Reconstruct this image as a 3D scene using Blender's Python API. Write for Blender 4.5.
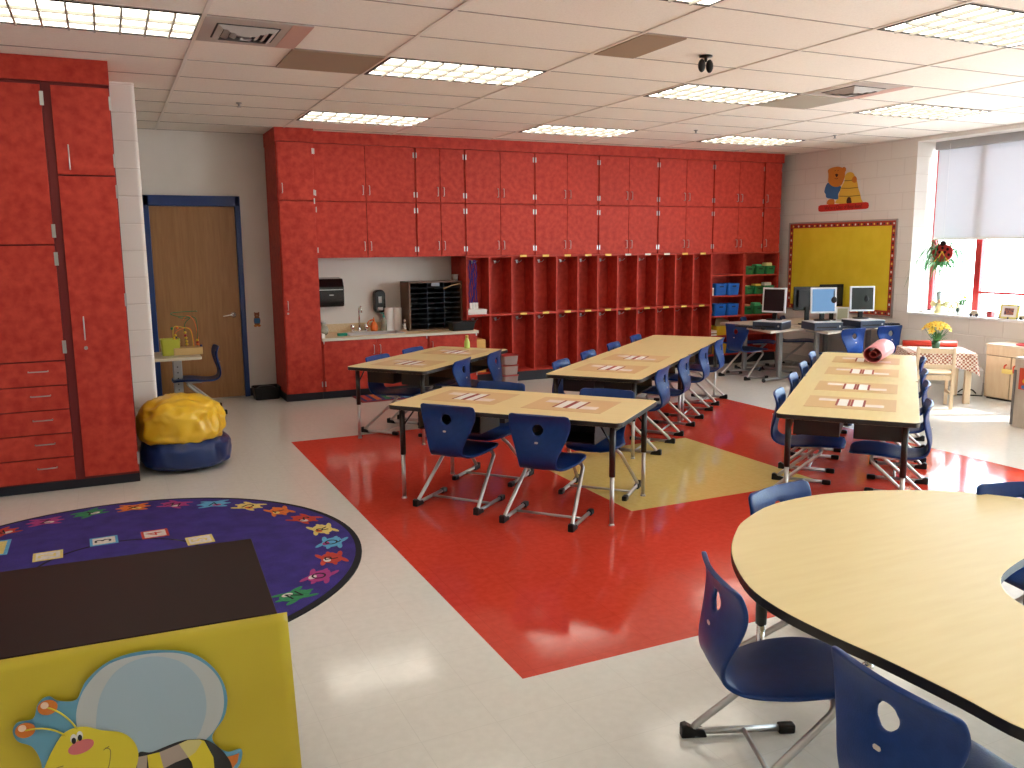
import bpy, bmesh, math, random
from mathutils import Vector, Matrix, noise
for _o in list(bpy.data.objects): bpy.data.objects.remove(_o)
S = bpy.context.scene
COL = S.collection
PI = math.pi
random.seed(7)
# ------------------------------------------------------------------ camera
EYE = Vector((0, 0, 1.70)); F = 852.2
def _rot(yaw, pit, roll):
    fw = Vector((math.sin(yaw), math.cos(yaw), 0)); rt = Vector((math.cos(yaw), -math.sin(yaw), 0)); up = Vector((0, 0, 1))
    f2 = fw*math.cos(pit) - up*math.sin(pit); u2 = up*math.cos(pit) + fw*math.sin(pit)
    r3 = rt*math.cos(roll) + u2*math.sin(roll); u3 = u2*math.cos(roll) - rt*math.sin(roll)
    return r3, u3, f2
RT, UP, FW = _rot(.44073, .15954, -.00865)
cam = bpy.data.cameras.new('camera'); camo = bpy.data.objects.new('camera', cam); COL.objects.link(camo)
cam.sensor_width = 36; cam.lens = F/1024*36; cam.clip_start = .05; cam.clip_end = 200
M4 = Matrix.Identity(4)
for i in range(3):
    M4[i][0] = RT[i]; M4[i][1] = UP[i]; M4[i][2] = -FW[i]; M4[i][3] = EYE[i]
camo.matrix_world = M4
S.camera = camo
def _ray(x, y): return RT*((x-512)/F) - UP*((y-384)/F) + FW
def onz(x, y, z): d = _ray(x, y); return EYE + d*((z-EYE.z)/d.z)
def ony(x, y, Y): d = _ray(x, y); return EYE + d*(Y/d.y)
def onx(x, y, X): d = _ray(x, y); return EYE + d*(X/d.x)
# ------------------------------------------------------------------ world, sun, exposure
W = bpy.data.worlds.new('sky'); S.world = W; W.use_nodes = True
nt = W.node_tree; bg = nt.nodes['Background']
tc = nt.nodes.new('ShaderNodeTexCoord'); sp = nt.nodes.new('ShaderNodeSeparateXYZ'); cr = nt.nodes.new('ShaderNodeValToRGB')
nt.links.new(tc.outputs['Generated'], sp.inputs[0]); nt.links.new(sp.outputs['Z'], cr.inputs[0]); nt.links.new(cr.outputs[0], bg.inputs[0])
cr.color_ramp.elements[0].position = 0.0; cr.color_ramp.elements[0].color = (.80, .84, .86, 1)
cr.color_ramp.elements[1].position = .5; cr.color_ramp.elements[1].color = (.60, .80, 1, 1)
e = cr.color_ramp.elements.new(.03); e.color = (.66, .86, .92, 1)
bg.inputs[1].default_value = 10.0
sun = bpy.data.lights.new('sun', 'SUN'); sun.energy = 6; sun.angle = .02; sun.color = (1, .96, .88)
suno = bpy.data.objects.new('sun', sun); COL.objects.link(suno)
suno.rotation_euler = Vector((-.74, .34, -.58)).to_track_quat('-Z', 'Y').to_euler()
S.view_settings.view_transform = 'Standard'; S.view_settings.look = 'None'; S.view_settings.gamma = 1
S.view_settings.use_curve_mapping = False; S.view_settings.exposure = 0.76
LENS_EMIT = 2.7
# ------------------------------------------------------------------ materials
def mat(name, col=(.5,.5,.5), rough=.5, metal=0, spec=.5, trans=0, emit=None, est=0, coat=0, alpha=1):
    m = bpy.data.materials.new(name); m.use_nodes = True
    b = m.node_tree.nodes['Principled BSDF']
    b.inputs['Base Color'].default_value = (*col, 1); b.inputs['Roughness'].default_value = rough
    b.inputs['Metallic'].default_value = metal; b.inputs['Specular IOR Level'].default_value = spec
    b.inputs['Transmission Weight'].default_value = trans; b.inputs['Coat Weight'].default_value = coat
    b.inputs['Alpha'].default_value = alpha
    if emit: b.inputs['Emission Color'].default_value = (*emit, 1); b.inputs['Emission Strength'].default_value = est
    return m
def N(m, t): return m.node_tree.nodes.new(t)
def LK(m, a, b): m.node_tree.links.new(a, b)
def noisy(name, c1, c2, scale=8, detail=4, rough=.5, stretch=(1,1,1), bump=0, bscale=None, lo=.35, hi=.65, coords='Object', spec=.5, metal=0, coat=0):
    m = mat(name, c1, rough, metal, spec, coat=coat); b = m.node_tree.nodes['Principled BSDF']
    tc = N(m, 'ShaderNodeTexCoord'); mp = N(m, 'ShaderNodeMapping'); nz = N(m, 'ShaderNodeTexNoise'); r = N(m, 'ShaderNodeValToRGB')
    mp.inputs['Scale'].default_value = stretch
    LK(m, tc.outputs[coords], mp.inputs[0]); LK(m, mp.outputs[0], nz.inputs['Vector'])
    nz.inputs['Scale'].default_value = scale; nz.inputs['Detail'].default_value = detail
    r.color_ramp.elements[0].position = lo; r.color_ramp.elements[1].position = hi
    r.color_ramp.elements[0].color = (*c1, 1); r.color_ramp.elements[1].color = (*c2, 1)
    LK(m, nz.outputs[0], r.inputs[0]); LK(m, r.outputs[0], b.inputs['Base Color'])
    if bump:
        n2 = N(m, 'ShaderNodeTexNoise'); bp = N(m, 'ShaderNodeBump'); n2.inputs['Scale'].default_value = bscale or scale*3
        LK(m, tc.outputs[coords], n2.inputs['Vector']); LK(m, n2.outputs[0], bp.inputs['Height'])
        bp.inputs['Strength'].default_value = bump; bp.inputs['Distance'].default_value = .01
        LK(m, bp.outputs[0], b.inputs['Normal'])
    return m
RED = noisy('red_laminate', (.40,.028,.018), (.58,.064,.040), 16, 6, .5, lo=.3, hi=.72, spec=.2)
RED2 = noisy('red_laminate_inner', (.40,.030,.020), (.56,.058,.038), 16, 6, .5, lo=.3, hi=.72, spec=.2)
REDGAP = mat('dark_red_reveal', (.16,.008,.008), .6)
NAVYKICK = mat('navy_toe_kick', (.008,.010,.022), .5)
PAINT = noisy('painted_wall', (.80,.75,.69), (.83,.78,.72), 3, 2, .75, bump=.05, bscale=120)
BLUEP = mat('blue_enamel', (.006,.035,.17), .3)
STEEL = mat('brushed_steel', (.50,.49,.48), .35, 1)
CHROME = mat('chrome', (.8,.8,.8), .12, 1)
TUBE = mat('grey_tube', (.55,.54,.53), .34, .85)
BLACK = mat('black_plastic', (.012,.012,.013), .4, spec=.3)
BLACKM = mat('black_metal', (.012,.010,.010), .4)
SHELL = noisy('blue_shell', (.004,.032,.165), (.006,.038,.19), 30, 3, .36, bump=.12, bscale=240, spec=.3)
MAPLE = noisy('maple_laminate', (.80,.64,.31), (.84,.69,.36), 5, 4, .32, stretch=(1,7,1), lo=.3, hi=.7)
EDGE = mat('black_edge_band', (.016,.013,.012), .4)
TAN = mat('tan_inner', (.40,.27,.15), .5)
WHITE = mat('white_plastic', (.82,.82,.80), .4)
PAPER = mat('white_paper', (.86,.83,.80), .6)
PINKP = mat('pale_pink_paper', (.85,.72,.66), .6)
MAROON = mat('maroon_print', (.30,.03,.025), .6)
MATT = mat('brown_clear_sheet', (.70,.47,.22), .35)
BIRCH = noisy('birch_ply', (.74,.55,.35), (.80,.63,.43), 6, 4, .4, stretch=(6,6,1), lo=.3, hi=.7)
GREYW = noisy('ceiling_tile', (.90,.83,.74), (.95,.88,.79), 90, 3, .9, bump=.25, bscale=140, lo=.3, hi=.6)
SHADE_G = mat('white_grid', (.86,.79,.71), .5)
GREEN = mat('green_plastic', (.01,.16,.05), .4)
BLUEB = mat('bright_blue_plastic', (.01,.13,.55), .35)
YEL = mat('yellow_plastic', (.75,.50,.03), .4)
ORANGE = mat('orange_plastic', (.80,.16,.02), .35)
LEAF = mat('leaf_green', (.04,.16,.03), .6)
PETAL = mat('yellow_petal', (.90,.66,.08), .6)
SCREEN = mat('dark_screen', (.02,.010,.012), .3, spec=.2)
SCREENB = mat('blue_lit_screen', (.02,.05,.1), .2, emit=(.16,.34,.60), est=.45)
SCREENG = mat('grey_screen', (.022,.026,.022), .3, spec=.2)
SILVER = mat('silver_plastic', (.62,.63,.66), .35)
NAVYB = mat('dark_blue_plastic', (.02,.03,.06), .35)
# floor
def floor_mat(name, c1, c2, seam):
    m = mat(name, c1, .09, spec=.5); b = m.node_tree.nodes['Principled BSDF']
    tc = N(m,'ShaderNodeTexCoord'); nz = N(m,'ShaderNodeTexNoise'); r = N(m,'ShaderNodeValToRGB'); br = N(m,'ShaderNodeTexBrick'); mx = N(m,'ShaderNodeMixRGB')
    nz.inputs['Scale'].default_value = 26; nz.inputs['Detail'].default_value = 8
    r.color_ramp.elements[0].position = .35; r.color_ramp.elements[1].position = .65
    r.color_ramp.elements[0].color = (*c1,1); r.color_ramp.elements[1].color = (*c2,1)
    br.offset = 0; br.inputs['Scale'].default_value = 1; br.inputs['Brick Width'].default_value = .29; br.inputs['Row Height'].default_value = .29
    br.inputs['Mortar Size'].default_value = .0018; br.inputs['Mortar Smooth'].default_value = .5
    LK(m, tc.outputs['Object'], nz.inputs['Vector']); LK(m, tc.outputs['Object'], br.inputs['Vector']); LK(m, nz.outputs[0], r.inputs[0])
    LK(m, br.outputs['Fac'], mx.inputs[0]); LK(m, r.outputs[0], mx.inputs[1]); mx.inputs[2].default_value = (*seam,1)
    LK(m, mx.outputs[0], b.inputs['Base Color'])
    n2 = N(m,'ShaderNodeTexNoise'); n2.inputs['Scale'].default_value = 3.2; mr = N(m,'ShaderNodeMapRange')
    LK(m, tc.outputs['Object'], n2.inputs['Vector']); LK(m, n2.outputs[0], mr.inputs[0]); mr.inputs[3].default_value = .05; mr.inputs[4].default_value = .15
    LK(m, mr.outputs[0], b.inputs['Roughness'])
    bp = N(m,'ShaderNodeBump'); bp.inputs['Strength'].default_value = .06; bp.inputs['Distance'].default_value = .01; n3 = N(m,'ShaderNodeTexNoise'); n3.inputs['Scale'].default_value = 7
    LK(m, tc.outputs['Object'], n3.inputs['Vector']); LK(m, n3.outputs[0], bp.inputs['Height']); LK(m, bp.outputs[0], b.inputs['Normal'])
    return m
FW_ = floor_mat('white_floor_tile', (.74,.72,.67), (.78,.76,.71), (.69,.67,.62))
FR_ = floor_mat('red_floor_tile', (.58,.048,.026), (.64,.060,.034), (.52,.040,.022))
FY_ = floor_mat('yellow_floor_tile', (.72,.54,.18), (.76,.58,.21), (.66,.48,.15))
# block wall
def block_mat(name, ax):
    m = mat(name, (.7,.66,.6), .6); b = m.node_tree.nodes['Principled BSDF']
    tc = N(m,'ShaderNodeTexCoord'); sx = N(m,'ShaderNodeSeparateXYZ'); cx = N(m,'ShaderNodeCombineXYZ'); br = N(m,'ShaderNodeTexBrick')
    LK(m, tc.outputs['Object'], sx.inputs[0]); LK(m, sx.outputs[ax], cx.inputs[0]); LK(m, sx.outputs['Z'], cx.inputs[1]); LK(m, cx.outputs[0], br.inputs['Vector'])
    br.inputs['Scale'].default_value = 1; br.inputs['Brick Width'].default_value = .42; br.inputs['Row Height'].default_value = .212
    if ax == 'X': br.inputs['Brick Width'].default_value = 7
    br.inputs['Mortar Size'].default_value = .006; br.inputs['Mortar Smooth'].default_value = .6
    br.inputs['Color1'].default_value = (.82,.77,.71,1); br.inputs['Color2'].default_value = (.81,.76,.70,1); br.inputs['Mortar'].default_value = (.74,.68,.62,1)
    LK(m, br.outputs['Color'], b.inputs['Base Color'])
    bp = N(m,'ShaderNodeBump'); bp.invert = True; bp.inputs['Strength'].default_value = .5; bp.inputs['Distance'].default_value = .01
    LK(m, br.outputs['Fac'], bp.inputs['Height']); LK(m, bp.outputs[0], b.inputs['Normal'])
    return m
BLOCKX = block_mat('painted_block_x', 'X'); BLOCKY = block_mat('painted_block_y', 'Y')
DOORW = noisy('oak_veneer', (.30,.135,.045), (.38,.185,.065), 5, 6, .4, stretch=(9,9,.7), lo=.3, hi=.7)
# ------------------------------------------------------------------ mesh helpers
class MB:
    def __init__(s): s.v = []; s.f = []; s.m = []; s.sm = []; s.mats = []
    def mi(s, m):
        if m not in s.mats: s.mats.append(m)
        return s.mats.index(m)
    def add(s, vs, fs, m, smooth=False):
        o = len(s.v); s.v += [tuple(v) for v in vs]; k = s.mi(m)
        for f in fs: s.f.append([o+i for i in f]); s.m.append(k); s.sm.append(smooth)
        return s
    def box(s, x0, x1, y0, y1, z0, z1, m, mtx=None):
        x0,x1 = min(x0,x1),max(x0,x1); y0,y1 = min(y0,y1),max(y0,y1); z0,z1 = min(z0,z1),max(z0,z1)
        vs = [Vector(p) for p in ((x0,y0,z0),(x1,y0,z0),(x1,y1,z0),(x0,y1,z0),(x0,y0,z1),(x1,y0,z1),(x1,y1,z1),(x0,y1,z1))]
        if mtx: vs = [mtx @ v for v in vs]
        return s.add(vs, [(0,3,2,1),(4,5,6,7),(0,1,5,4),(1,2,6,5),(2,3,7,6),(3,0,4,7)], m)
    def prism(s, pts, z0, z1, m, mtx=None, mside=None, smooth=False):
        n = len(pts)
        a = sum(pts[i][0]*pts[(i+1)%n][1]-pts[(i+1)%n][0]*pts[i][1] for i in range(n))
        if a < 0: pts = list(reversed(pts))
        vs = [Vector((p[0],p[1],z0)) for p in pts]+[Vector((p[0],p[1],z1)) for p in pts]
        if mtx: vs = [mtx @ v for v in vs]
        s.add(vs, [tuple(range(n-1,-1,-1)), tuple(range(n,2*n))], m)
        s.add(vs, [(i,(i+1)%n,n+(i+1)%n,n+i) for i in range(n)], mside or m, smooth)
        return s
    def lathe(s, prof, m, seg=24, c=(0,0,0), mtx=None, cap=True):
        vs = []; fs = []
        for r,z in prof:
            for k in range(seg):
                a = 2*PI*k/seg; vs.append(Vector((c[0]+r*math.cos(a), c[1]+r*math.sin(a), c[2]+z)))
        for i in range(len(prof)-1):
            for k in range(seg):
                a=i*seg+k; b=i*seg+(k+1)%seg; fs.append((a,b,b+seg,a+seg))
        if mtx: vs = [mtx @ v for v in vs]
        s.add(vs, fs, m, True)
        if cap:
            o = [vs[k] for k in range(seg)]; s.add(o, [tuple(range(seg-1,-1,-1))], m)
            o = [vs[(len(prof)-1)*seg+k] for k in range(seg)]; s.add(o, [tuple(range(seg))], m)
        return s
    def tube(s, pts, r, m, seg=8, closed=False):
        pts = [Vector(p) for p in pts]; n = len(pts); vs = []; fs = []
        rr = r if isinstance(r,(list,tuple)) else [r]*n
        up = None
        for i in range(n):
            if closed: t = (pts[(i+1)%n]-pts[i-1])
            else: t = (pts[min(i+1,n-1)]-pts[max(i-1,0)])
            t.normalize()
            if up is None:
                up = Vector((0,0,1)) if abs(t.z) < .9 else Vector((1,0,0))
            a = t.cross(up); 
            if a.length < 1e-4: a = t.orthogonal()
            a.normalize(); b = a.cross(t); b.normalize(); up = b
            for k in range(seg):
                q = 2*PI*k/seg; vs.append(pts[i]+(a*math.cos(q)+b*math.sin(q))*rr[i])
        L = n if closed else n-1
        for i in range(L):
            for k in range(seg):
                a0=i*seg+k; b0=i*seg+(k+1)%seg; j=((i+1)%n)*seg
                fs.append((a0,b0,j+(k+1)%seg,j+k))
        s.add(vs, fs, m, True)
        if not closed:
            s.add(vs[:seg], [tuple(range(seg-1,-1,-1))], m); s.add(vs[-seg:], [tuple(range(seg))], m)
        return s
    def ball(s, c, r, m, sc=(1,1,1), seg=12, rings=8):
        prof = [(max(1e-4,math.sin(PI*i/rings)), -math.cos(PI*i/rings)) for i in range(rings+1)]
        mt = Matrix.Translation(Vector(c)) @ Matrix.Diagonal((r*sc[0], r*sc[1], r*sc[2], 1))
        return s.lathe(prof, m, seg, mtx=mt, cap=False)
    def build(s, name, parent=None, bevel=0, seg=2, fix=True):
        me = bpy.data.meshes.new(name); me.from_pydata(s.v, [], s.f)
        for m in s.mats: me.materials.append(m)
        me.polygons.foreach_set('material_index', s.m); me.polygons.foreach_set('use_smooth', s.sm)
        me.update()
        if fix:
            bm = bmesh.new(); bm.from_mesh(me); bmesh.ops.remove_doubles(bm, verts=bm.verts, dist=1e-5); bmesh.ops.recalc_face_normals(bm, faces=bm.faces); bm.to_mesh(me); bm.free()
        o = bpy.data.objects.new(name, me); COL.objects.link(o)
        if parent: o.parent = parent
        if bevel:
            b = o.modifiers.new('bevel','BEVEL'); b.width = bevel; b.segments = seg; b.limit_method = 'ANGLE'; b.angle_limit = math.radians(50)
        return o
def fillet(pts, r, n=6):
    pts = [Vector(p) for p in pts]; out = [pts[0]]
    for i in range(1, len(pts)-1):
        a, b, c = pts[i-1], pts[i], pts[i+1]
        d1 = (a-b); d2 = (c-b); q = min(r, d1.length*.45, d2.length*.45)
        p1 = b+d1.normalized()*q; p2 = b+d2.normalized()*q
        for k in range(n+1):
            t = k/n; out.append(p1*(1-t)**2+b*2*t*(1-t)+p2*t*t)
    out.append(pts[-1]); return out
def catmull(pts, n=6, closed=False):
    P = [Vector(p) for p in pts]; L = len(P); out = []
    for i in range(L if closed else L-1):
        if closed: p0,p1,p2,p3 = P[i-1],P[i],P[(i+1)%L],P[(i+2)%L]
        else: p0,p1,p2,p3 = P[max(i-1,0)],P[i],P[i+1],P[min(i+2,L-1)]
        for k in range(n):
            t = k/n; out.append(.5*((2*p1)+(p2-p0)*t+(2*p0-5*p1+4*p2-p3)*t*t+(3*p1-p0-3*p2+p3)*t**3))
    if not closed: out.append(P[-1])
    return out
def rrect(x0,x1,y0,y1,r,n=5):
    out = []
    for cx,cy,a0 in ((x1-r,y1-r,0),(x0+r,y1-r,90),(x0+r,y0+r,180),(x1-r,y0+r,270)):
        for k in range(n+1):
            a = math.radians(a0+90*k/n); out.append((cx+r*math.cos(a), cy+r*math.sin(a)))
    return out
def circ(cx,cy,rx,ry=None,n=24,a0=0): ry = rx if ry is None else ry; return [(cx+rx*math.cos(2*PI*k/n+a0), cy+ry*math.sin(2*PI*k/n+a0)) for k in range(n)]
def tag(o, label=None, cat=None, group=None, kind=None):
    if label: o['label'] = label
    if cat: o['category'] = cat
    if group: o['group'] = group
    if kind: o['kind'] = kind
    return o
def thing(name, label, cat, loc=(0,0,0), rz=0, group=None):
    o = bpy.data.objects.new(name, None); COL.objects.link(o); o.location = loc; o.rotation_euler = (0,0,rz); o.empty_display_size = .1
    return tag(o, label, cat, group)
KIDS = {}
def dup(root, loc, rz, label, group=None):
    r = root.copy(); COL.objects.link(r); r.location = loc; r.rotation_euler = (0,0,rz)
    r['label'] = label
    if group: r['group'] = group
    for ch in root.children:
        c = ch.copy(); COL.objects.link(c); c.parent = r
        for g in ch.children:
            d = g.copy(); COL.objects.link(d); d.parent = c
    return r
def struct(o): o['kind'] = 'structure'; return o
def text_faces(mb, txt, size, mtx, m, depth=.001):
    cu = bpy.data.curves.new('t','FONT'); cu.body = txt; cu.size = size; cu.extrude = depth; cu.align_x = 'CENTER'; cu.align_y = 'CENTER'
    o = bpy.data.objects.new('t', cu); COL.objects.link(o)
    bpy.context.view_layer.update()
    dg = bpy.context.evaluated_depsgraph_get(); me = bpy.data.meshes.new_from_object(o.evaluated_get(dg))
    mb.add([mtx @ v.co for v in me.vertices], [tuple(p.vertices) for p in me.polygons], m)
    bpy.data.objects.remove(o); bpy.data.curves.remove(cu); bpy.data.meshes.remove(me)
def bake(o):
    bpy.context.view_layer.update()
    dg = bpy.context.evaluated_depsgraph_get(); me = bpy.data.meshes.new_from_object(o.evaluated_get(dg))
    o.modifiers.clear(); o.data = me; return o
U = Vector((.766,.643,0)); V = Vector((.643,-.766,0))
def uv(u, v, z=0): p = U*u+V*v; p.z = z; return p
CE = 2.98; XR = 9.10; YB = 10.24; YC = 9.72; XL = -2.4; YF = -2.2
# ================================================================== SETTING
# floor, one sheet with the red field and yellow square laid in it
xs = [XL-.2, 1.38, 2.97, 4.58, 6.17, XR+.1]; ys = [YF-.2, 2.85, 4.49, 6.08, 7.55, YB+.2]
mb = MB()
for i in range(5):
    for j in range(5):
        m = FW_
        if 1 <= i <= 3 and 1 <= j <= 3: m = FY_ if (i == 2 and j == 2) else FR_
        mb.add([(xs[i],ys[j],0),(xs[i+1],ys[j],0),(xs[i+1],ys[j+1],0),(xs[i],ys[j+1],0)], [(0,1,2,3)], m)
mb.box(XL-.2, XR+.1, YF-.2, YB+.2, -.1, -.002, FW_)
struct(mb.build('floor', fix=False))
# ceiling slab of tiles, with T-bar grid
GX = [.60+1.237*k for k in range(-3, 8)]; GY = [3.34+.625*k for k in range(-9, 12)]
mb = MB(); mb.box(XL-.2, XR+.6, YF-.2, YB+.2, CE+.004, CE+.1, GREYW)
for g in GX:
    if XL < g < XR: mb.box(g-.012, g+.012, YF, YB, CE-.002, CE+.006, SHADE_G)
GRIDL = mat('tile_seam', (.36,.30,.26), .8)
for g in GY:
    if YF < g < YB: mb.box(XL, XR, g-.0045, g+.0045, CE+.0005, CE+.006, GRIDL)
struct(mb.build('ceiling'))
def wall(name, x0,x1,y0,y1,z0=0,z1=CE+.05,m=PAINT):
    return struct(MB().box(x0,x1,y0,y1,z0,z1,m).build(name))
wall('wall_back', -1.6, XR+.1, YB, YB+.15)
wall('wall_front', XL-.15, XR+.1, YF-.15, YF, m=BLOCKX)
wall('wall_left', XL-.15, XL, YF, 7.72, m=BLOCKY)
# wall end behind the left cabinets, with rounded corner
mb = MB(); mb.prism(rrect(XL, .31, 7.5, 7.72, .03), 0, CE+.05, BLOCKX); struct(mb.build('wall_left'))
wall('wall_left', -1.6, -1.45, 7.72, YB, m=PAINT)
# right wall with window opening y 3.6..7.59
WY0, WY1, WZ0, WZ1 = 3.2, 7.59, .85, 2.93
mb = MB(); t = .42
mb.box(XR, XR+t, WY1, YB+.15, 0, CE+.05, BLOCKY); mb.box(XR, XR+t, 2.6, WY0, 0, CE+.05, BLOCKY); mb.box(XR, XR+t, YF-.15, -1.4, 0, CE+.05, BLOCKY); mb.box(XR, XR+t, -1.4, 2.6, 0, WZ0-.03, BLOCKY); mb.box(XR, XR+t, -1.4, 2.6, WZ1, CE+.05, BLOCKY)  # nearer opening is for the unseen window added for light
mb.box(XR, XR+t, WY0, WY1, 0, WZ0-.03, BLOCKY); mb.box(XR, XR+t, WY0, WY1, WZ1, CE+.05, BLOCKY)
struct(mb.build('wall_right'))
struct(MB().box(XR-.02, XR+t, WY0-.0, WY1, WZ0-.03, WZ0, WHITE).build('trim_1', bevel=.006))
BASEB = mat('dark_blue_cove_base', (.012,.014,.03), .45)
struct(MB().box(XR-.012, XR, -2, YB, 0, .10, mat('pale_cove_base', (.58,.54,.5), .5)).build('baseboard_right'))
struct(MB().box(1.43, 1.735, YB-.01, YB, 0, .09, BASEB).build('baseboard_back'))
struct(MB().box(.13, .28, 7.488, 7.5, 0, .10, mat('pale_cove_base_b', (.62,.55,.5), .5)).build('baseboard_left'))
# window
REDF = mat('red_window_frame', (.42,.02,.025), .35)
GX_ = mat('window_glass', (1,1,1), 0); 
_nt = GX_.node_tree; _nt.nodes.clear(); _o = _nt.nodes.new('ShaderNodeOutputMaterial'); _m = _nt.nodes.new('ShaderNodeMixShader'); _t = _nt.nodes.new('ShaderNodeBsdfTransparent'); _g = _nt.nodes.new('ShaderNodeBsdfGlossy'); _g.inputs['Roughness'].default_value = .02
_m.inputs[0].default_value = .06; _nt.links.new(_t.outputs[0], _m.inputs[1]); _nt.links.new(_g.outputs[0], _m.inputs[2]); _nt.links.new(_m.outputs[0], _o.inputs[0])
XW = 9.46
mb = MB()
for y0,y1 in ((7.54,7.59),(6.90,6.98),(5.3,5.38),(4.75,4.83),(3.2,3.28)): mb.box(XW, XW+.06, y0, y1, WZ0, WZ1, REDF)
mb.box(XW, XW+.06, WY0, WY1, 2.87, 2.93, REDF); mb.box(XW, XW+.06, WY0, WY1, WZ0, WZ0+.03, WHITE)  # bottom rail white: glare on the red frame put into its colour
for ya,yb in ((5.38,6.90),(3.28,4.75)):
    mb.box(XW+.005, XW+.05, ya, yb, 1.10, 1.125, REDF); mb.box(XW+.005, XW+.05, ya, yb, 1.74, 1.765, REDF)
wf = struct(mb.build('window_1', bevel=.004))
mb = MB(); mb.box(XW+.03, XW+.034, WY0, WY1, WZ0, WZ1, GX_); mb.build('window_pane', wf)
mb = MB()  # second window, out of view, added to brighten the near floor
for y0,y1 in ((-1.4,-1.35),(-.1,-.02),(1.25,1.33),(2.55,2.6)): mb.box(XW, XW+.06, y0, y1, WZ0, WZ1, REDF)
mb.box(XW, XW+.06, -1.4, 2.6, 2.87, 2.93, REDF); mb.box(XW, XW+.06, -1.4, 2.6, WZ0-.03, WZ0+.03, WHITE)
wf2 = struct(mb.build('window_2_added')); MB().box(XW+.03, XW+.034, -1.35, 2.55, WZ0, WZ1, GX_).build('window_pane', wf2)
struct(MB().box(XR-.02, XR+t, -1.4, 2.6, WZ0-.03, WZ0, WHITE).build('trim_4', bevel=.006))
# roller shade
SH = mat('shade_fabric', (.85,.85,.86), .9); _nt = SH.node_tree; _b = _nt.nodes['Principled BSDF']; _o = _nt.nodes['Material Output']
_tr = _nt.nodes.new('ShaderNodeBsdfTranslucent'); _tr.inputs[0].default_value = (.42,.42,.45,1); _m = _nt.nodes.new('ShaderNodeMixShader'); _m.inputs[0].default_value = .35
_nt.links.new(_b.outputs[0], _m.inputs[1]); _nt.links.new(_tr.outputs[0], _m.inputs[2]); _nt.links.new(_m.outputs[0], _o.inputs[0])
for ya,yb,nm in ((5.42,7.56,'nearer the computers'),(3.24,5.38,'at the front end of the window')):
    t = thing('roller_shade', 'white roller shade pulled halfway down in the window, '+nm, 'window shade', (9.42,(ya+yb)/2,2.93))
    h = (yb-ya)/2
    MB().box(-.05,.035,-h,h,-.10,0,mat('grey_headbox',(.42,.42,.43),.5)).build('headbox', t, bevel=.006)
    MB().box(-.001,.0005,-h+.02,h-.02,-1.165,-.10,SH).build('fabric', t)
    MB().box(-.008,.008,-h+.02,h-.02,-1.19,-1.163,WHITE).build('hem_bar', t, bevel=.004)
# ------------------------------------------------------------------ door
mb = MB(); fx0, fx1, fz = .42, 1.425, 2.285
mb.box(fx0, fx0+.055, YB-.05, YB, 0, fz, BLUEP); mb.box(fx1-.055, fx1, YB-.05, YB, 0, fz, BLUEP); mb.box(fx0, fx1, YB-.05, YB, fz-.11, fz, BLUEP)
dr = MB().box(fx0+.057, fx1-.057, YB-.028, YB-.001, .01, fz-.112, DOORW).build('door_1', bevel=.003); struct(dr)
mb.build('door_frame', dr, bevel=.004)
mb = MB(); hx = 1.29; hz = .96
mb.lathe([(.036,0),(.036,.008),(.018,.014),(.014,.05)], CHROME, 20, mtx=Matrix.Translation((hx,YB-.028,hz)) @ Matrix.Rotation(PI/2,4,'X'))
mb.tube(fillet([(hx,YB-.075,hz),(hx-.04,YB-.08,hz),(hx-.12,YB-.075,hz-.012)],.02), .009, CHROME)
mb.build('door_handle', dr)
# ------------------------------------------------------------------ ceiling lights, vents, panels
LENS = mat('light_lens', (.9,.9,.85), .5, emit=(1,.93,.80), est=LENS_EMIT)
FRM = mat('fixture_black_edge', (.02,.015,.012), .5); LOUV = mat('lens_louver', (.42,.40,.34), .5)
def make_light(label, i, j):
    x0, y0 = .60+1.237*i, 3.34+.625*j
    t = thing('ceiling_light', label, 'ceiling light', (x0+.6185, y0+.3125, CE), 0, 'fluorescent ceiling lights')
    return t
def light_parts(t):
    a, b = .606, .300
    mb = MB()
    mb.box(-a,a,b-.014,b,-.006,.004,FRM); mb.box(-a,a,-b,-b+.006,-.004,.004,FRM); mb.box(-a,-a+.02,-b,b,-.006,.004,FRM); mb.box(a-.006,a,-b,b,-.004,.004,FRM)
    mb.build('light_frame', t)
    MB().box(-a+.01,a-.01,-b+.008,b-.012,.001,.003,LENS).build('light_lens', t)
    mb = MB()
    for k in range(1,9): x = -a+2*a*k/9; mb.box(x-.006,x+.006,-b+.008,b-.012,-.016,.001,LOUV)
    for k in range(1,3): y = -b+2*b*k/3; mb.box(-a+.015,a-.01,y-.008,y+.008,-.016,.001,LOUV)
    mb.build('louver', t)
LT = [('long ceiling light over the tall red cabinets at far left',-1,3),('ceiling light beside the brown ceiling panel, left of centre',1,4),('ceiling light nearest the red wall above the sink cabinets',1,8),
      ('ceiling light near the red soffit above the lockers',3,8),('ceiling light in mid ceiling with a beige panel at its right end',3,4),('far ceiling light close to the back right corner',5,8),
      ('ceiling light just in front of the window wall',5,4),('largest ceiling light, at top right of the photo',3,0),('ceiling light cut off by the top edge of the photo',1,0)]
lt0 = None
for lb,i,j in LT:
    if lt0 is None: lt0 = make_light(lb,i,j); light_parts(lt0)
    else: dup(lt0, (.60+1.237*i+.6185, 3.34+.625*j+.3125, CE), 0, lb)
for i,j,lb in ((-1,-1,'added unseen ceiling light overhead left, before the rug'),(1,-4,'added unseen ceiling light overhead in the near middle'),(3,-4,'added unseen ceiling light overhead at the near right'),(5,0,'added unseen ceiling light by the near end of the window'),(5,-4,'added unseen ceiling light over the near right corner'),(-1,-5,'added unseen ceiling light overhead at the near left corner')):  # out-of-view lights, added to brighten the room
    dup(lt0, (.60+1.237*i+.6185, 3.34+.625*j+.3125, CE), 0, lb)
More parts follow.
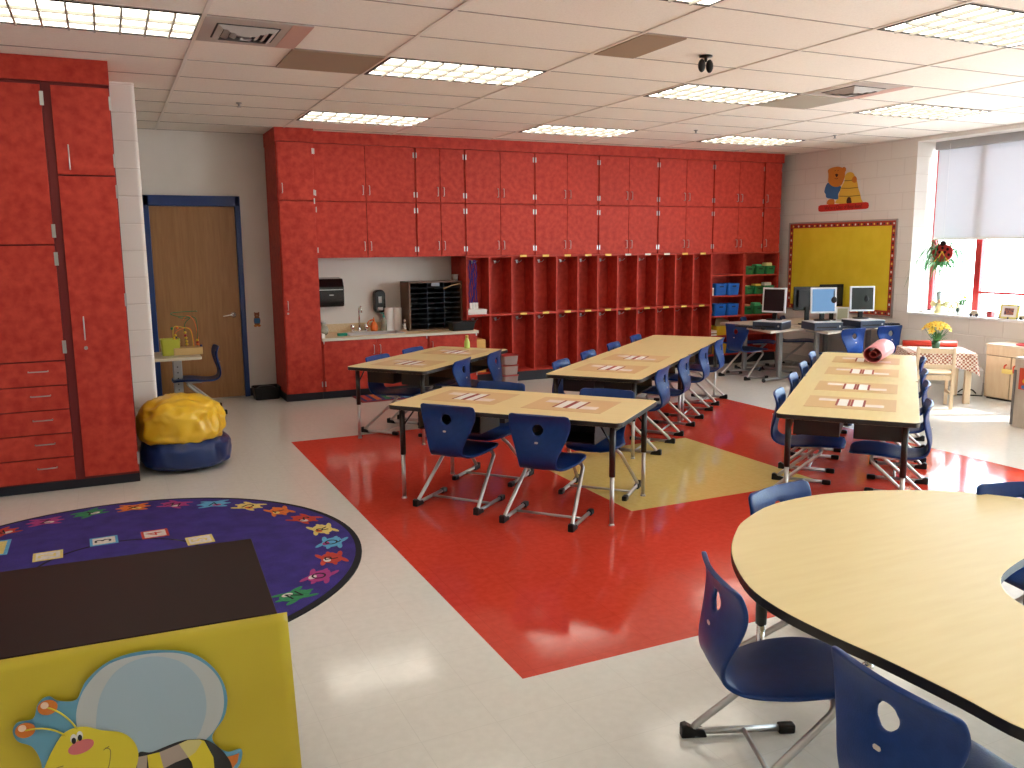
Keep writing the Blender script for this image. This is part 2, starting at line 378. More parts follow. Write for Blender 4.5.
VG = mat('vent_grey', (.50,.46,.43), .5); VD = mat('vent_dark', (.02,.02,.02), .6)
def vent(x0,y0,w,lb,pinkw=.12):
    t = thing('ceiling_vent', lb, 'air vent', (x0+w/2, y0+.3125, CE), 0)
    h = w/2; mb = MB(); mb.box(-h,h,-.305,.305,-.004,.003,mat('vent_plate',(.52,.45,.40),.6)); mb.box(h-pinkw,h,-.30,.30,-.0055,-.003,mat('pinkish_plate',(.62,.38,.31),.6)); mb.build('plate', t)
    mb = MB(); a = min(h-pinkw, .24)
    cx = -pinkw*.4
    mb.box(cx-a,cx+a,-a,a,-.007,-.004,VD); mb.build('opening', t)
    for k in range(5):
        r = a-.01-k*.043; m2 = MB(); z0 = -.008-k*.004
        for q in range(4):
            R = Matrix.Translation((cx,0,0)) @ Matrix.Rotation(q*PI/2,4,'Z')
            m2.add([R@Vector((-r,-r,z0)),R@Vector((r,-r,z0)),R@Vector((r-.03,-r+.03,z0-.018)),R@Vector((-r+.03,-r+.03,z0-.018))],[(0,1,2,3)],VG)
            m2.add([R@Vector((-r,-r,z0+.002)),R@Vector((r,-r,z0+.002)),R@Vector((r-.03,-r+.03,z0-.016)),R@Vector((-r+.03,-r+.03,z0-.016))],[(3,2,1,0)],VG)
        m2.build('louver_ring', t, fix=False)
vent(.61, 5.215, .60, 'square louvred air vent with a pinkish plate beside the left ceiling light')
vent(5.56, 5.215, .60, 'square air vent right of the mid ceiling light')
PB = mat('brown_panel', (.36,.26,.18), .7); PBE = mat('beige_panel', (.42,.37,.29), .7)
tag(MB().box(1.205,1.825,5.85,6.455,CE-.006,CE+.003,PB).build('ceiling_panel'), 'brown ceiling panel touching the left end of a light', 'ceiling panel')
tag(MB().box(3.09,3.40,4.60,5.205,CE-.006,CE+.003,PB).build('ceiling_panel'), 'narrow brown ceiling panel in the mid ceiling', 'ceiling panel')
tag(MB().box(5.56,6.16,5.85,6.455,CE-.006,CE+.003,PBE).build('ceiling_panel'), 'beige ceiling panel at the right end of the mid light', 'ceiling panel')
for (px,py),lb in (((239,104),'small sprinkler head on the ceiling before the door'),((696,131),'small sprinkler head on the ceiling above the lockers'),((835,136),'tiny sprinkler head on the ceiling near the right wall')):
    p = onz(px,py,CE-.01); t = MB(); t.lathe([(.028,0),(.026,-.006),(.012,-.010),(.009,-.03)], STEEL, 12, c=(p.x,p.y,CE)); t.lathe([(.02,-.034),(.02,-.038)], STEEL, 10, c=(p.x,p.y,CE)); t.box(p.x-.002,p.x+.002,p.y-.012,p.y+.012,CE-.035,CE-.02,STEEL)
    tag(t.build('sprinkler_head'), lb, 'sprinkler')
p = Vector((3.83,4.96,CE)); t = thing('motion_sensor','small black twin-lobed sensor hanging from the ceiling','sensor',p)
MB().lathe([(.045,0),(.045,-.008),(.012,-.012),(.010,-.04)], BLACK, 16).build('mount', t)
for s in (-1,1):
    MB().ball((s*.033,0,-.065),.03,BLACK,(.9,.8,1.5)).build('sensor_lobe', t)
# ================================================================== CASEWORK
def hinge(mb, x, z, y): mb.box(x-.011, x+.011, y-.026, y-.001, z-.032, z+.032, STEEL)
def pull(parent, x, y, z, vert=True, L=.10, name='handle'):
    mb = MB(); h = L/2
    if vert: pts = [(x,y,z-h),(x,y-.03,z-h),(x,y-.03,z+h),(x,y,z+h)]
    else: pts = [(x-h,y,z),(x-h,y-.03,z),(x+h,y-.03,z),(x+h,y,z)]
    mb.tube(fillet(pts,.008,3), .0045, STEEL, 6); return mb.build(name, parent)
def cabinet(name, label, x0, x1, z0, z1, nd, group=None, y=YC, depth=.50, hz='bottom', mat_=None, hside=None, hinges=True, kick=0, lock=False, cat='cabinet'):
    mt = mat_ or RED
    t = thing(name, label, cat, ((x0+x1)/2, y+depth/2, z0), 0, group)
    ox, oy = -(x0+x1)/2, -(y+depth/2)
    def P(o): return o
    mb = MB(); mb.box(x0+ox, x1+ox, .022-depth/2, depth/2, kick, z1-z0, REDGAP if False else RED2)
    if kick: mb.box(x0+ox, x1+ox, .07-depth/2, depth/2, 0, kick, NAVYKICK)
    mb.build('carcass', t)
    w = (x1-x0-.02)/nd
    for k in range(nd):
        a = x0+ox+.010+k*w+.003; b = a+w-.006; yy = -depth/2
        d = MB().box(a,b,yy,yy+.02,kick+.006,z1-z0-.006,mt).build('door', t, bevel=.002)
        side = (1 if k == 0 else -1) if nd == 2 else (hside or -1)   # handle side
        hxp = (b-.035) if side > 0 else (a+.035)
        zz = {'bottom': .13, 'top': z1-z0-.12, 'mid': 1.08}[hz]
        pull(d, hxp, yy, zz)
        if lock: MB().lathe([(.011,0),(.011,.006)], STEEL, 12, mtx=Matrix.Translation((hxp,yy,zz-.085)) @ Matrix.Rotation(PI/2,4,'X')).build('lock', d)
        if hinges:
            hxx = (a+.004) if side > 0 else (b-.004)
            for zq in (.09, z1-z0-.09):
                m2 = MB(); m2.box(hxx-.005,hxx+.007,yy-.006,yy+.004,kick*0+zq-.03,zq+.03,STEEL) if kick == 0 else m2.box(hxx-.005,hxx+.007,yy-.006,yy+.004,zq+kick-.03,zq+kick+.03,STEEL); m2.build('hinge', d)
    return t
# soffit
struct(MB().box(2.150, 8.95, YC+.0, YB-.005, 2.855, CE+.002, RED).build('trim_2'))
struct(MB().box(1.73, 2.145, 9.54, YB-.005, 2.838, CE+.002, RED).build('trim_5'))
struct(MB().box(-1.3, .12, 6.715, 7.49, 2.825, CE+.002, RED).build('trim_3'))
# tall cabinet left of the sink
cabinet('tall_cabinet','tall narrow red cabinet left of the sink, upper door section',1.735,2.142,2.216,2.836,1,hside=-1,y=9.54,depth=.68)
cabinet('tall_cabinet','tall narrow red cabinet left of the sink, full height lower section',1.735,2.142,0,2.214,1,hside=-1,hz='mid',kick=.09,lock=True,y=9.54,depth=.68)
UB = [2.164,3.355,3.98,4.92,5.85,6.78,7.70,8.60,8.93]
nm = ['above the paper towel dispenser','above the black mail sorter','above the beads and papers locker','second from the sink side over the lockers','third from the sink side over the lockers','fourth from the sink side over the lockers','above the blue and green bins','narrow, at the right wall']
for k in range(8):
    nd = 1 if k == 7 else 2
    cabinet('upper_cabinet','red upper cabinet touching the soffit, '+nm[k],UB[k],UB[k+1]-.001,2.222,2.853,nd,'top row of red cabinets',hside=-1)
    cabinet('wall_cabinet','red cabinet in the lower wall row, '+nm[k],UB[k],UB[k+1]-.001,1.592,2.220,nd,'second row of red cabinets',hside=-1)
# base cabinets
cabinet('base_cabinet','red double-door base cabinet under the sink',2.145,3.403,0,.666,2,hz='top',kick=.09,y=9.54,depth=.68)
bc = cabinet('base_cabinet','red base cabinet under the mail sorter',3.405,4.04,0,.666,1,hside=-1,hz='top',kick=.09,y=9.54,depth=.17)
MB().box(3.405-3.7225,3.976-3.7225,.086,.59,0,.664,RED2).build('rear_carcass', bc)
CT = noisy('speckled_counter', (.66,.50,.28), (.74,.58,.36), 60, 4, .4)
CTE = mat('counter_edge', (.66,.58,.48), .5)
CZ = .668
t = thing('countertop','tan laminate sink countertop with back splash','countertop',(3.05,9.88,CZ))
mb = MB(); x0,x1 = 2.145-3.05,3.977-3.05; F0 = 9.525-9.88; B0 = YB-.005-9.88
sx0,sx1,sy0,sy1 = 2.50-3.05,3.16-3.05,9.68-9.88,10.00-9.88
for a,b,c,d in ((x0,sx0,F0,B0),(sx1,x1,F0,B0),(sx0,sx1,F0,sy0),(sx0,sx1,sy1,B0),(x1,4.05-3.05,F0,9.71-9.88)): mb.box(a,b,c,d,0,.032,CT)
mb.box(x0,4.051-3.05,F0-.003,F0,0,.032,CTE); mb.build('worktop', t)
MB().box(x0,x1,B0-.02,B0,.032,.13,CT).build('back_splash', t)
t2 = thing('sink','stainless sink basin set in the countertop','sink',(2.83,9.84,CZ))
mb = MB(); a,b,c,d = -.33,.33,-.16,.16
mb.box(a-.01,b+.01,c-.01,c+.004,.030,.038,STEEL); mb.box(a-.01,b+.01,d-.004,d+.01,.030,.038,STEEL); mb.box(a-.01,a+.004,c,d,.030,.038,STEEL); mb.box(b-.004,b+.01,c,d,.030,.038,STEEL)
mb.box(a+.002,b-.002,c+.002,d-.002,-.12,-.115,STEEL)
for q in ((a+.002,a+.005,c+.002,d-.002),(b-.005,b-.002,c+.002,d-.002),(a+.002,b-.002,c+.002,c+.005),(a+.002,b-.002,d-.005,d-.002)): mb.box(*q,-.12,.032,STEEL)
mb.build('basin', t2)
mb = MB(); mb.lathe([(.03,.0),(.03,.002)],CHROME,16,c=(0,0,-.114)); mb.build('drain', t2)
t = thing('faucet','chrome gooseneck faucet at the back of the sink','faucet',(2.725,10.09,.701))
mb = MB(); mb.prism(rrect(-.11,.11,-.03,.03,.028),0,.015,CHROME); mb.build('base_plate', t, bevel=.004)
mb = MB(); mb.lathe([(.022,.012),(.016,.05),(.012,.06)],CHROME,14); mb.tube(fillet([(0,0,.05),(0,0,.30),(0,-.11,.32),(0,-.12,.24)],.05,8),.010,CHROME,10); mb.build('spout', t)
for s in (-1,1):
    mb = MB(); mb.lathe([(.024,.012),(.022,.04),(.028,.055),(.024,.085),(.008,.092)],CHROME,14,c=(s*.085,0,0)); mb.build('tap_handle', t)
t = thing('bubbler','small chrome drinking bubbler at the right end of the sink','faucet',(3.25,9.93,.701))
mb = MB(); mb.lathe([(.035,0),(.032,.03),(.018,.06),(.014,.10)],CHROME,14); mb.tube([(0,0,.06),(-.045,-.02,.075)],.008,CHROME); mb.build('body', t)
MB().ball((0,0,.125),.02,CHROME).build('knob', t)
# paper towel dispenser and soap dispenser
t = thing('paper_towel_dispenser','black paper towel dispenser on the wall at left above the sink','dispenser',(2.385,YB,1.0))
DB = mat('black_gloss', (.010,.010,.011), .15)
mb = MB(); mb.prism([(-.0,.0),(-.20,.02),(-.215,.08),(-.22,.25),(-.17,.345),(0,.36)],-.155,.155,DB,mtx=Matrix(((0,0,1,0),(1,0,0,0),(0,1,0,0),(0,0,0,1)))); mb.build('housing', t, bevel=.012, seg=3)
MB().box(-.14,.14,-.226,-.218,.215,.222,STEEL).build('seam_strip', t)
MB().box(-.025,.025,-.228,-.216,.15,.162,STEEL).build('badge', t)
t = thing('soap_dispenser','black oval soap dispenser on the wall above the sink','dispenser',(3.01,YB,.915))
mb = MB(); mb.prism(rrect(-.07,.07,0,.28,.055,8),0,.10,DB,mtx=Matrix(((1,0,0,0),(0,0,-1,0),(0,1,0,0),(0,0,0,1)))); mb.build('housing', t, bevel=.018, seg=3)
MB().box(-.02,.02,-.108,-.098,.12,.20,mat('grey_window',(.4,.4,.4),.3)).build('level_window', t)
MB().box(-.035,.035,-.112,-.095,.03,.07,STEEL).build('push_bar', t, bevel=.01)
# mail sorter
SRT = mat('brown_laminate',(.13,.065,.035),.45)
t = thing('mail_sorter','brown paper sorter with black shelves standing on the countertop','mail sorter',(3.63,10.02,.701))
w,d,h = .345,.17,.59; mb = MB()
mb.box(-w,-w+.018,-d,d,0,h,SRT); mb.box(w-.018,w,-d,d,0,h,SRT); mb.box(-w,w,-d,d,h-.015,h,SRT); mb.box(-w,w,-d,d,0,.015,SRT); mb.box(-w,w,d-.008,d,0,h,BLACK); mb.build('case', t)
for k in (1,2): x = -w+.018+(2*w-.036)*k/3; MB().box(x-.003,x+.003,-d+.004,d-.01,.015,h-.015,NAVYB).build('divider', t)
for k in range(1,9):
    z = .015+(h-.03)*k/9; MB().box(-w+.018,w-.018,-d+.002,d-.01,z-.0025,z+.0025,mat('dark_shelf',(.035,.04,.05),.9,spec=.1)).build('shelf', t)
tag(MB().box(3.57,3.67,9.836,9.849,1.235,1.275,mat('grey_tag',(.25,.27,.32),.5)).build('name_tag'), 'small grey tag stuck at the top of the mail sorter','tag')
p=(3.92,9.95,1.292); t = thing('paper_cup','small grey cup standing on top of the mail sorter','cup',p); mb=MB(); mb.lathe([(.035,0),(.042,.075),(.038,.075),(.032,.005)],mat('greyish',(.35,.33,.31),.5),18); mb.build('cup_body',t); MB().lathe([(.044,.068),(.044,.078),(.040,.078)],mat('cup_rim_grey',(.45,.43,.42),.5),18,cap=False).build('rim',t)
mb = MB(); mb.tube([(3.72,9.842,1.20),(3.82,9.840,1.235),(3.95,9.842,1.262)],.006,mat('tan_wood',(.6,.42,.22),.5)); mb.tube([(3.93,9.842,1.262),(3.962,9.842,1.24),(3.95,9.842,1.20)],.004,mat('tan_wood_b',(.6,.42,.22),.5))
tag(mb.build('pointer_stick'), 'thin tan stick lying across the sorter front at top right','stick')
# counter clutter
t = thing('plastic_bin','black plastic bin on the right end of the countertop','bin',(3.875,9.655,.701)); 
def tub(w,d,h,m,taper=.88,th=.006):
    mb = MB(); a = [(w*taper,d*taper,0),(w,d,h),(w-th,d-th,h),(w*taper-th,d*taper-th,th)]
    rings = []
    for (x,y,z) in a: rings.append([Vector((px,py,z)) for px,py in rrect(-x,x,-y,y,min(x,y)*.25,4)])
    n = len(rings[0]); vs = [v for r in rings for v in r]; fs = []
    for i in range(3):
        for k in range(n): fs.append((i*n+k,i*n+(k+1)%n,(i+1)*n+(k+1)%n,(i+1)*n+k))
    mb.add(vs,fs,m); mb.add(rings[0],[tuple(range(n-1,-1,-1))],m); mb.add(rings[3],[tuple(range(n))],m)
    return mb
tub(.155,.09,.095,BLACK).build('body', t); mb = MB(); mb.prism(rrect(-.165,.165,-.10,.10,.03),.092,.108,BLACK); mb.build('lid', t, bevel=.004)
for (x,y),lb in (((3.10,10.09),'white paper towel roll standing left of the pair by the sorter'),((3.20,10.07),'white paper towel roll standing next to the mail sorter')):
    t = thing('paper_towel_roll',lb,'paper towels',(x,y,.701),0,'paper towel rolls'); MB().lathe([(.018,0),(.052,0),(.054,.01),(.054,.27),(.052,.275),(.018,.275),(.018,.0)],PAPER,24,cap=False).build('paper', t); MB().lathe([(.0175,.004),(.0175,.273),(.016,.273),(.016,.004)],TAN,16,cap=False).build('core', t)
t = thing('spray_bottle','orange plastic bottle with a nozzle beside the faucet','bottle',(2.90,10.07,.701)); MB().lathe([(.035,0),(.046,.02),(.048,.06),(.03,.10),(.015,.12)],ORANGE,20).build('body', t); mb=MB(); mb.lathe([(.014,.12),(.012,.15)],ORANGE,12); mb.tube([(0,0,.145),(-.05,0,.13)],.009,ORANGE); mb.tube([(.0,0,.15),(.0,0,.17)],.006,ORANGE); mb.build('nozzle', t); mb=MB(); mb.tube(fillet([(-.04,0,.05),(-.085,0,.09),(-.055,0,.13)],.03),.007,ORANGE); mb.build('grip',t)
t = thing('soap_bottle','clear dish soap bottle with a green pump behind the sink','bottle',(3.02,10.05,.701)); MB().lathe([(.03,0),(.036,.01),(.036,.12),(.02,.155),(.012,.165)],mat('yellowish_clear',(.50,.52,.40),.15,trans=.5),18).build('body', t); mb=MB(); mb.lathe([(.014,.165),(.014,.185),(.006,.19),(.006,.215)],mat('teal_cap',(.05,.42,.36),.4),12); mb.box(-.03,.01,-.008,.008,.212,.222,mat('teal_cap_b',(.05,.42,.36),.4)); mb.build('pump', t)
tag(MB().prism(rrect(-.055,.055,-.035,.035,.012),0,.03,mat('green_sponge',(.02,.28,.2),.9),mtx=Matrix.Translation((2.42,9.72,.701))).build('sponge',bevel=.004),'small green sponge on the counter left of the sink','sponge')
t = thing('glass_jar','round glass jar on the counter against the tall cabinet','jar',(2.235,9.88,.701)); MB().lathe([(.03,0),(.055,.02),(.066,.06),(.055,.10),(.035,.12),(.035,.14)],mat('jar_glass',(.55,.53,.42),.1,trans=.4),20).build('body', t); MB().lathe([(.04,.138),(.04,.155),(.01,.165)],STEEL,18).build('lid', t)
tag(MB().box(2.150,2.185,9.56,9.76,.701,.745,PAPER).build('paper_stack'),'small stack of white paper at the left end of the countertop','papers')
# ---- lockers
def locker(x0, ncol, widths, lb):
    xa, xb = widths[0], widths[-1]; cx = (xa+xb)/2
    t = thing('cubby_locker', lb, 'locker', (cx, 9.97, 0), 0, 'red open cubby lockers')
    Z0,ZM,ZT = .145,.862,1.59; y0,y1 = -.25,.25
    mb = MB(); mb.box(xa-cx,xb-cx,.0,.012,0,ZT,RED2); mb.box(xa-cx,xb-cx,y0,y1,Z0-.02,Z0,RED); mb.box(xa-cx,xb-cx,y0,y1,ZT-.018,ZT-.001,RED); mb.build('back_and_ends', t)
    MB().box(xa-cx,xb-cx,y0+.03,y1,0,Z0-.02,NAVYKICK).build('toe_kick', t)
    MB().box(xa-cx,xb-cx,y0+.001,y1,ZM-.012,ZM+.012,RED).build('shelf', t)
    for i,x in enumerate(widths):
        a = x-.012 if i else x; b = x+.012 if i < len(widths)-1 else x
        if i == 0 : b = x+.012
        if i == len(widths)-1: a = x-.012
        MB().box(a-cx,b-cx,y0-.002,y1,Z0,ZT-.001,RED).build('divider', t)
    return t, cx
def hooks(t, cx, x, ztop):
    mb = MB(); z = ztop-.06; y = -.001
    mb.box(x-cx-.012,x-cx+.012,y-.006,y,z-.02,z+.02,STEEL)
    for s in (-1,1): mb.tube(fillet([(x-cx,y-.004,z),(x-cx+s*.02,y-.04,z-.01),(x-cx+s*.045,y-.05,z+.018)],.015,3),.005,STEEL,6)
    mb.build('coat_hook', t)
def label_(t, cx, x, z, m): MB().box(x-cx-.045,x-cx+.045,-.256,-.252,z-.012,z+.014,m).build('name_label', t)
groups = [([3.98,4.292,4.60,4.912],'beside the sink, with blue beads hanging in it'),([4.914,5.235,5.549,5.848],'second from the sink'),([5.85,6.155,6.469,6.782],'third from the sink'),([6.784,7.088,7.388,7.70],'beside the shelves of bins')]
LBY = mat('yellow_label',(.85,.62,.12),.5); LBW = mat('white_label',(.8,.75,.65),.5)
n = 0
for wd,lb in groups:
    t, cx = locker(0,3,wd,'red cubby lockers in three columns, '+lb)
    for i in range(3):
        mx = (wd[i]+wd[i+1])/2
        hooks(t,cx,mx+.03,1.575); hooks(t,cx,mx+.03,.85)
        if n >= 2:
            label_(t,cx,mx-.0,1.585,LBW if n in (7,8,9) else LBY); label_(t,cx,mx-.0,.862,LBY)
        n += 1
struct(MB().box(8.912,XR,9.78,YB,0,1.58,PAINT).build('trim_4')) if False else None
# things in the first locker
t = thing('bead_strands','blue bead strands hanging in the first locker by the sink','beads',(4.10,9.80,.0))
BB = mat('blue_beads',(.01,.03,.28),.25)
for k in range(5):
    x = -.045+k*.022; m2 = MB()
    for q in range(34): m2.ball((x+.004*math.sin(q*.9+k), .012*math.sin(k*2+q*.3), 1.535-q*.0155), .0085, BB, seg=6, rings=4)
    m2.build('strand', t)
for k in range(3): MB().box(-.05+k*.04,-.015+k*.04,-.01,.01,.90+.012*(k%2),1.02,PAPER).build('paper_tag', t, bevel=.003)
mb = MB()
for k in range(9): mb.box(4.0+random.uniform(0,.01),4.262+random.uniform(-.01,.0),9.735,9.96,.875+k*.007,.8805+k*.007,PAPER)
tag(mb.build('paper_stack'),'stack of white papers on the middle shelf of the first locker','papers')
tag(MB().box(4.10,4.24,9.75,9.98,.146,.56,mat('manila_folder',(.78,.48,.13),.6)).build('folder',bevel=.004),'orange-yellow cardboard folder standing in the lower first locker','folder')
t = thing('drink_bottle','small lime green bottle on the far end of the table beside the sink cabinets','bottle',uv(7.83,-4.12,.661)); MB().lathe([(.026,0),(.030,.01),(.030,.06),(.016,.10),(.014,.11)],mat('lime',(.50,.60,.12),.3),14).build('body', t); MB().lathe([(.016,.11),(.016,.135)],mat('cap_g',(.6,.5,.1),.4),12).build('cap', t)
for k in range(3):
    t = thing('clear_box','clear plastic box with a red rim, '+('topmost','middle','lowest')[k]+' of the stack in front of the lockers','box',(4.46,9.57,.005+.125*(2-k)),0,'clear boxes stacked by the lockers')
    tub(.10,.11,.115,mat('clear_plastic',(.55,.42,.40),.2,trans=.3)).build('body', t); MB().prism(rrect(-.105,.105,-.115,.115,.02),.112,.12,mat('red_rim',(.45,.03,.03),.4)).build('lid', t)
# ---- bookcases
def bookcase(xa,xb,shelves,lb):
    cx=(xa+xb)/2; t = thing('bookcase',lb,'shelf',(cx,9.97,0),0,'red open bookcases'); y0,y1=-.25,.25; a,b=xa-cx,xb-cx
    mb=MB(); mb.box(a,a+.022,y0,y1,.13,1.59,RED); mb.box(b-.022,b,y0,y1,.13,1.59,RED); mb.box(a,b,y1-.2,y1-.19,.13,1.59,RED2); mb.box(a,b,y0,y1,1.572,1.589,RED); mb.build('case', t)
    MB().box(a,b,y0+.03,y1-.19,0,.128,NAVYKICK).build('toe_kick', t)
    for z in shelves: MB().box(a+.022,b-.022,y0,y1-.2,z-.02,z,RED).build('shelf', t)
bookcase(7.703,8.288,(.15,.42,.70,.99,1.285),'red bookcase with blue bins, beside the lockers')
bookcase(8.290,8.93,(.15,.42,.70,.99,1.275),'red bookcase with green baskets, next to the right wall')
def bin_(x,y,z,w,d,h,m,lb,nm,slot=None,grp=None,cat='bin'):
    t = thing(nm,lb,cat,(x,y,z+.001),0,grp); tub(w/2,d/2,h,m).build('body', t)
    if slot: MB().prism(rrect(-.035,.035,h-.05,h-.028,.009),0,.003,slot,mtx=Matrix(((1,0,0,0),(0,0,-1,-d/2*.97),(0,1,0,0),(0,0,0,1)))).build('hand_slot', t)
    MB().prism(rrect(-w/2-.004,w/2+.004,-d/2-.004,d/2+.004,.03),h-.012,h-.004,m).build('rim',t) if False else None
    return t
SL = mat('bin_slot',(.002,.02,.12),.5)
for z,wd in ((.99,'upper'),(.70,'lower')):
    for k,x in enumerate((7.90,8.125)):
        bin_(x,9.84,z,.215,.22,.165,BLUEB,'bright blue bin with hand slot on the %s of the two bin shelves, %s'%(wd,('left one','right one')[k]),'storage_bin',SL,'blue bins on the bookcase')
SG = mat('bin_slot_g',(.001,.03,.01),.5)
rc = [(.8,.6,.1),(.7,.7,.65),(.6,.2,.1),(.1,.5,.2),(.8,.75,.3)]
TOY = [mat('mixed_toy_%d'%i,c,.5) for i,c in enumerate(rc)]
for z,wd in ((1.275,'top'),(.99,'middle'),(.70,'bottom')):
    for k,x in enumerate((8.405,8.60,8.79)):
        lb='green basket on the %s basket shelf, %s'%(wd,('leftmost','centre one','rightmost')[k])
        bin_(x,9.84,z,.18,.22,.12,GREEN,lb,'storage_basket',SG,'green baskets on the bookcase','basket')
        t = tag(MB().box(x-.055,x+.055,9.77,9.87,z+.012,z+.125+.02*((k+int(z*10))%3),TOY[(k+int(z*10))%5]).build('toy_block',bevel=.01),'small coloured contents showing above the '+lb,'toy')
mb = MB(); mb.box(7.735,7.775,9.75,9.95,.991,1.10,PAPER); tag(mb.build('booklet'),'white booklet squeezed left of the upper blue bins','book')
t = tag(MB().ball((7.77,9.83,.76),.05,ORANGE,(.7,1,1.15)).build('orange_ball'),'orange soft toy squeezed left of the lower blue bins','toy')
t = bin_(7.98,9.84,.42,.26,.20,.13,YEL,'yellow bin with papers on the shelf under the blue bins','storage_bin')
mb = MB(); R = Matrix.Translation((8.02,9.86,.56)) @ Matrix.Rotation(.35,4,'Y') @ Matrix.Rotation(-.2,4,'X'); mb.box(-.12,.12,-.004,.004,-.10,.10,TAN,R); tag(mb.build('card'),'tan card standing up in the yellow bin','card')
mb=MB(); [mb.box(7.735,7.84,9.74,9.92,.421+k*.02,.437+k*.02,(PAPER,TAN,PAPER,BIRCH)[k]) for k in range(4)]; tag(mb.build('booklet_pile'),'pile of papers left of the yellow bin','papers')
bin_(7.93,9.84,.15,.22,.2,.14,YEL,'yellow bin on the lowest shelf of the bookcase','storage_bin',None)
bin_(8.17,9.84,.15,.22,.2,.14,BLUEB,'blue bin on the lowest shelf of the bookcase','storage_bin',None)
# ---- left tall cabinets
YL = 6.71
t = thing('tall_cabinet','wide red cabinet with doors over five drawers at far left','cabinet',(-.77,7.10,0)); ox,oy=.77,-7.10
MB().box(-1.235+ox,-.30+ox,YL+.022+oy,7.49+oy,.07,2.823,REDGAP).build('carcass', t)
MB().box(-1.235+ox,-.296+ox,YL+.05+oy,7.40+oy,0,.07,NAVYKICK).build('toe_kick', t)
for z0,z1 in ((1.745,2.80),(.945,1.735)):
    for k,(a,b) in enumerate(((-1.23,-.77),(-.764,-.304))):
        d = MB().box(a+ox,b+ox,YL+oy,YL+.02+oy,z0,z1,RED).build('door', t, bevel=.003)
        pull(d,(b-.04 if k==0 else a+.04)+ox,YL+oy,z0+.13 if z0>1.5 else z0+.35)
        hx=(a+.0 if k==0 else b+.004)+ox
        for zq in (z0+.09,z1-.09): MB().box(hx-.012,hx+.012,YL-.008+oy,YL+.004+oy,zq-.045,zq+.045,STEEL).build('hinge', d)
for k in range(5):
    z1 = .935-k*.172; z0 = z1-.165
    d = MB().box(-1.23+ox,-.304+ox,YL+oy,YL+.02+oy,z0,z1,RED).build('drawer', t, bevel=.003)
    for x in (-.475,-1.06): pull(d,x+ox,YL+oy,(z0+z1)/2+.02,False,.12)
t = thing('tall_cabinet','tall red cabinet with one long lower door beside the bean bags','cabinet',(-.06,7.10,0)); ox,oy=.06,-7.10
MB().box(-.298+ox,.118+ox,YL+.022+oy,7.49+oy,.07,2.823,REDGAP).build('carcass', t)
MB().box(-.298+ox,.118+ox,YL+.05+oy,7.40+oy,0,.07,NAVYKICK).build('toe_kick', t)
for z0,z1,hz in ((2.215,2.80,2.33),(.09,2.205,1.16)):
    d = MB().box(-.243+ox,.112+ox,YL+oy,YL+.02+oy,z0,z1,RED).build('door', t, bevel=.003)
    pull(d,-.165+ox,YL+oy,hz,L=.16)
    if z0<1: MB().lathe([(.013,0),(.013,.008)],STEEL,12,mtx=Matrix.Translation((-.165+ox,YL+oy,hz-.14))@Matrix.Rotation(PI/2,4,'X')).build('lock', d)
    for zq in ([z0+.1,z1-.1] if z0>1 else [z0+.1,1.35,z1-.1]): MB().box(.108+ox,.122+ox,YL-.006+oy,YL+.01+oy,zq-.045,zq+.045,STEEL).build('hinge', d)
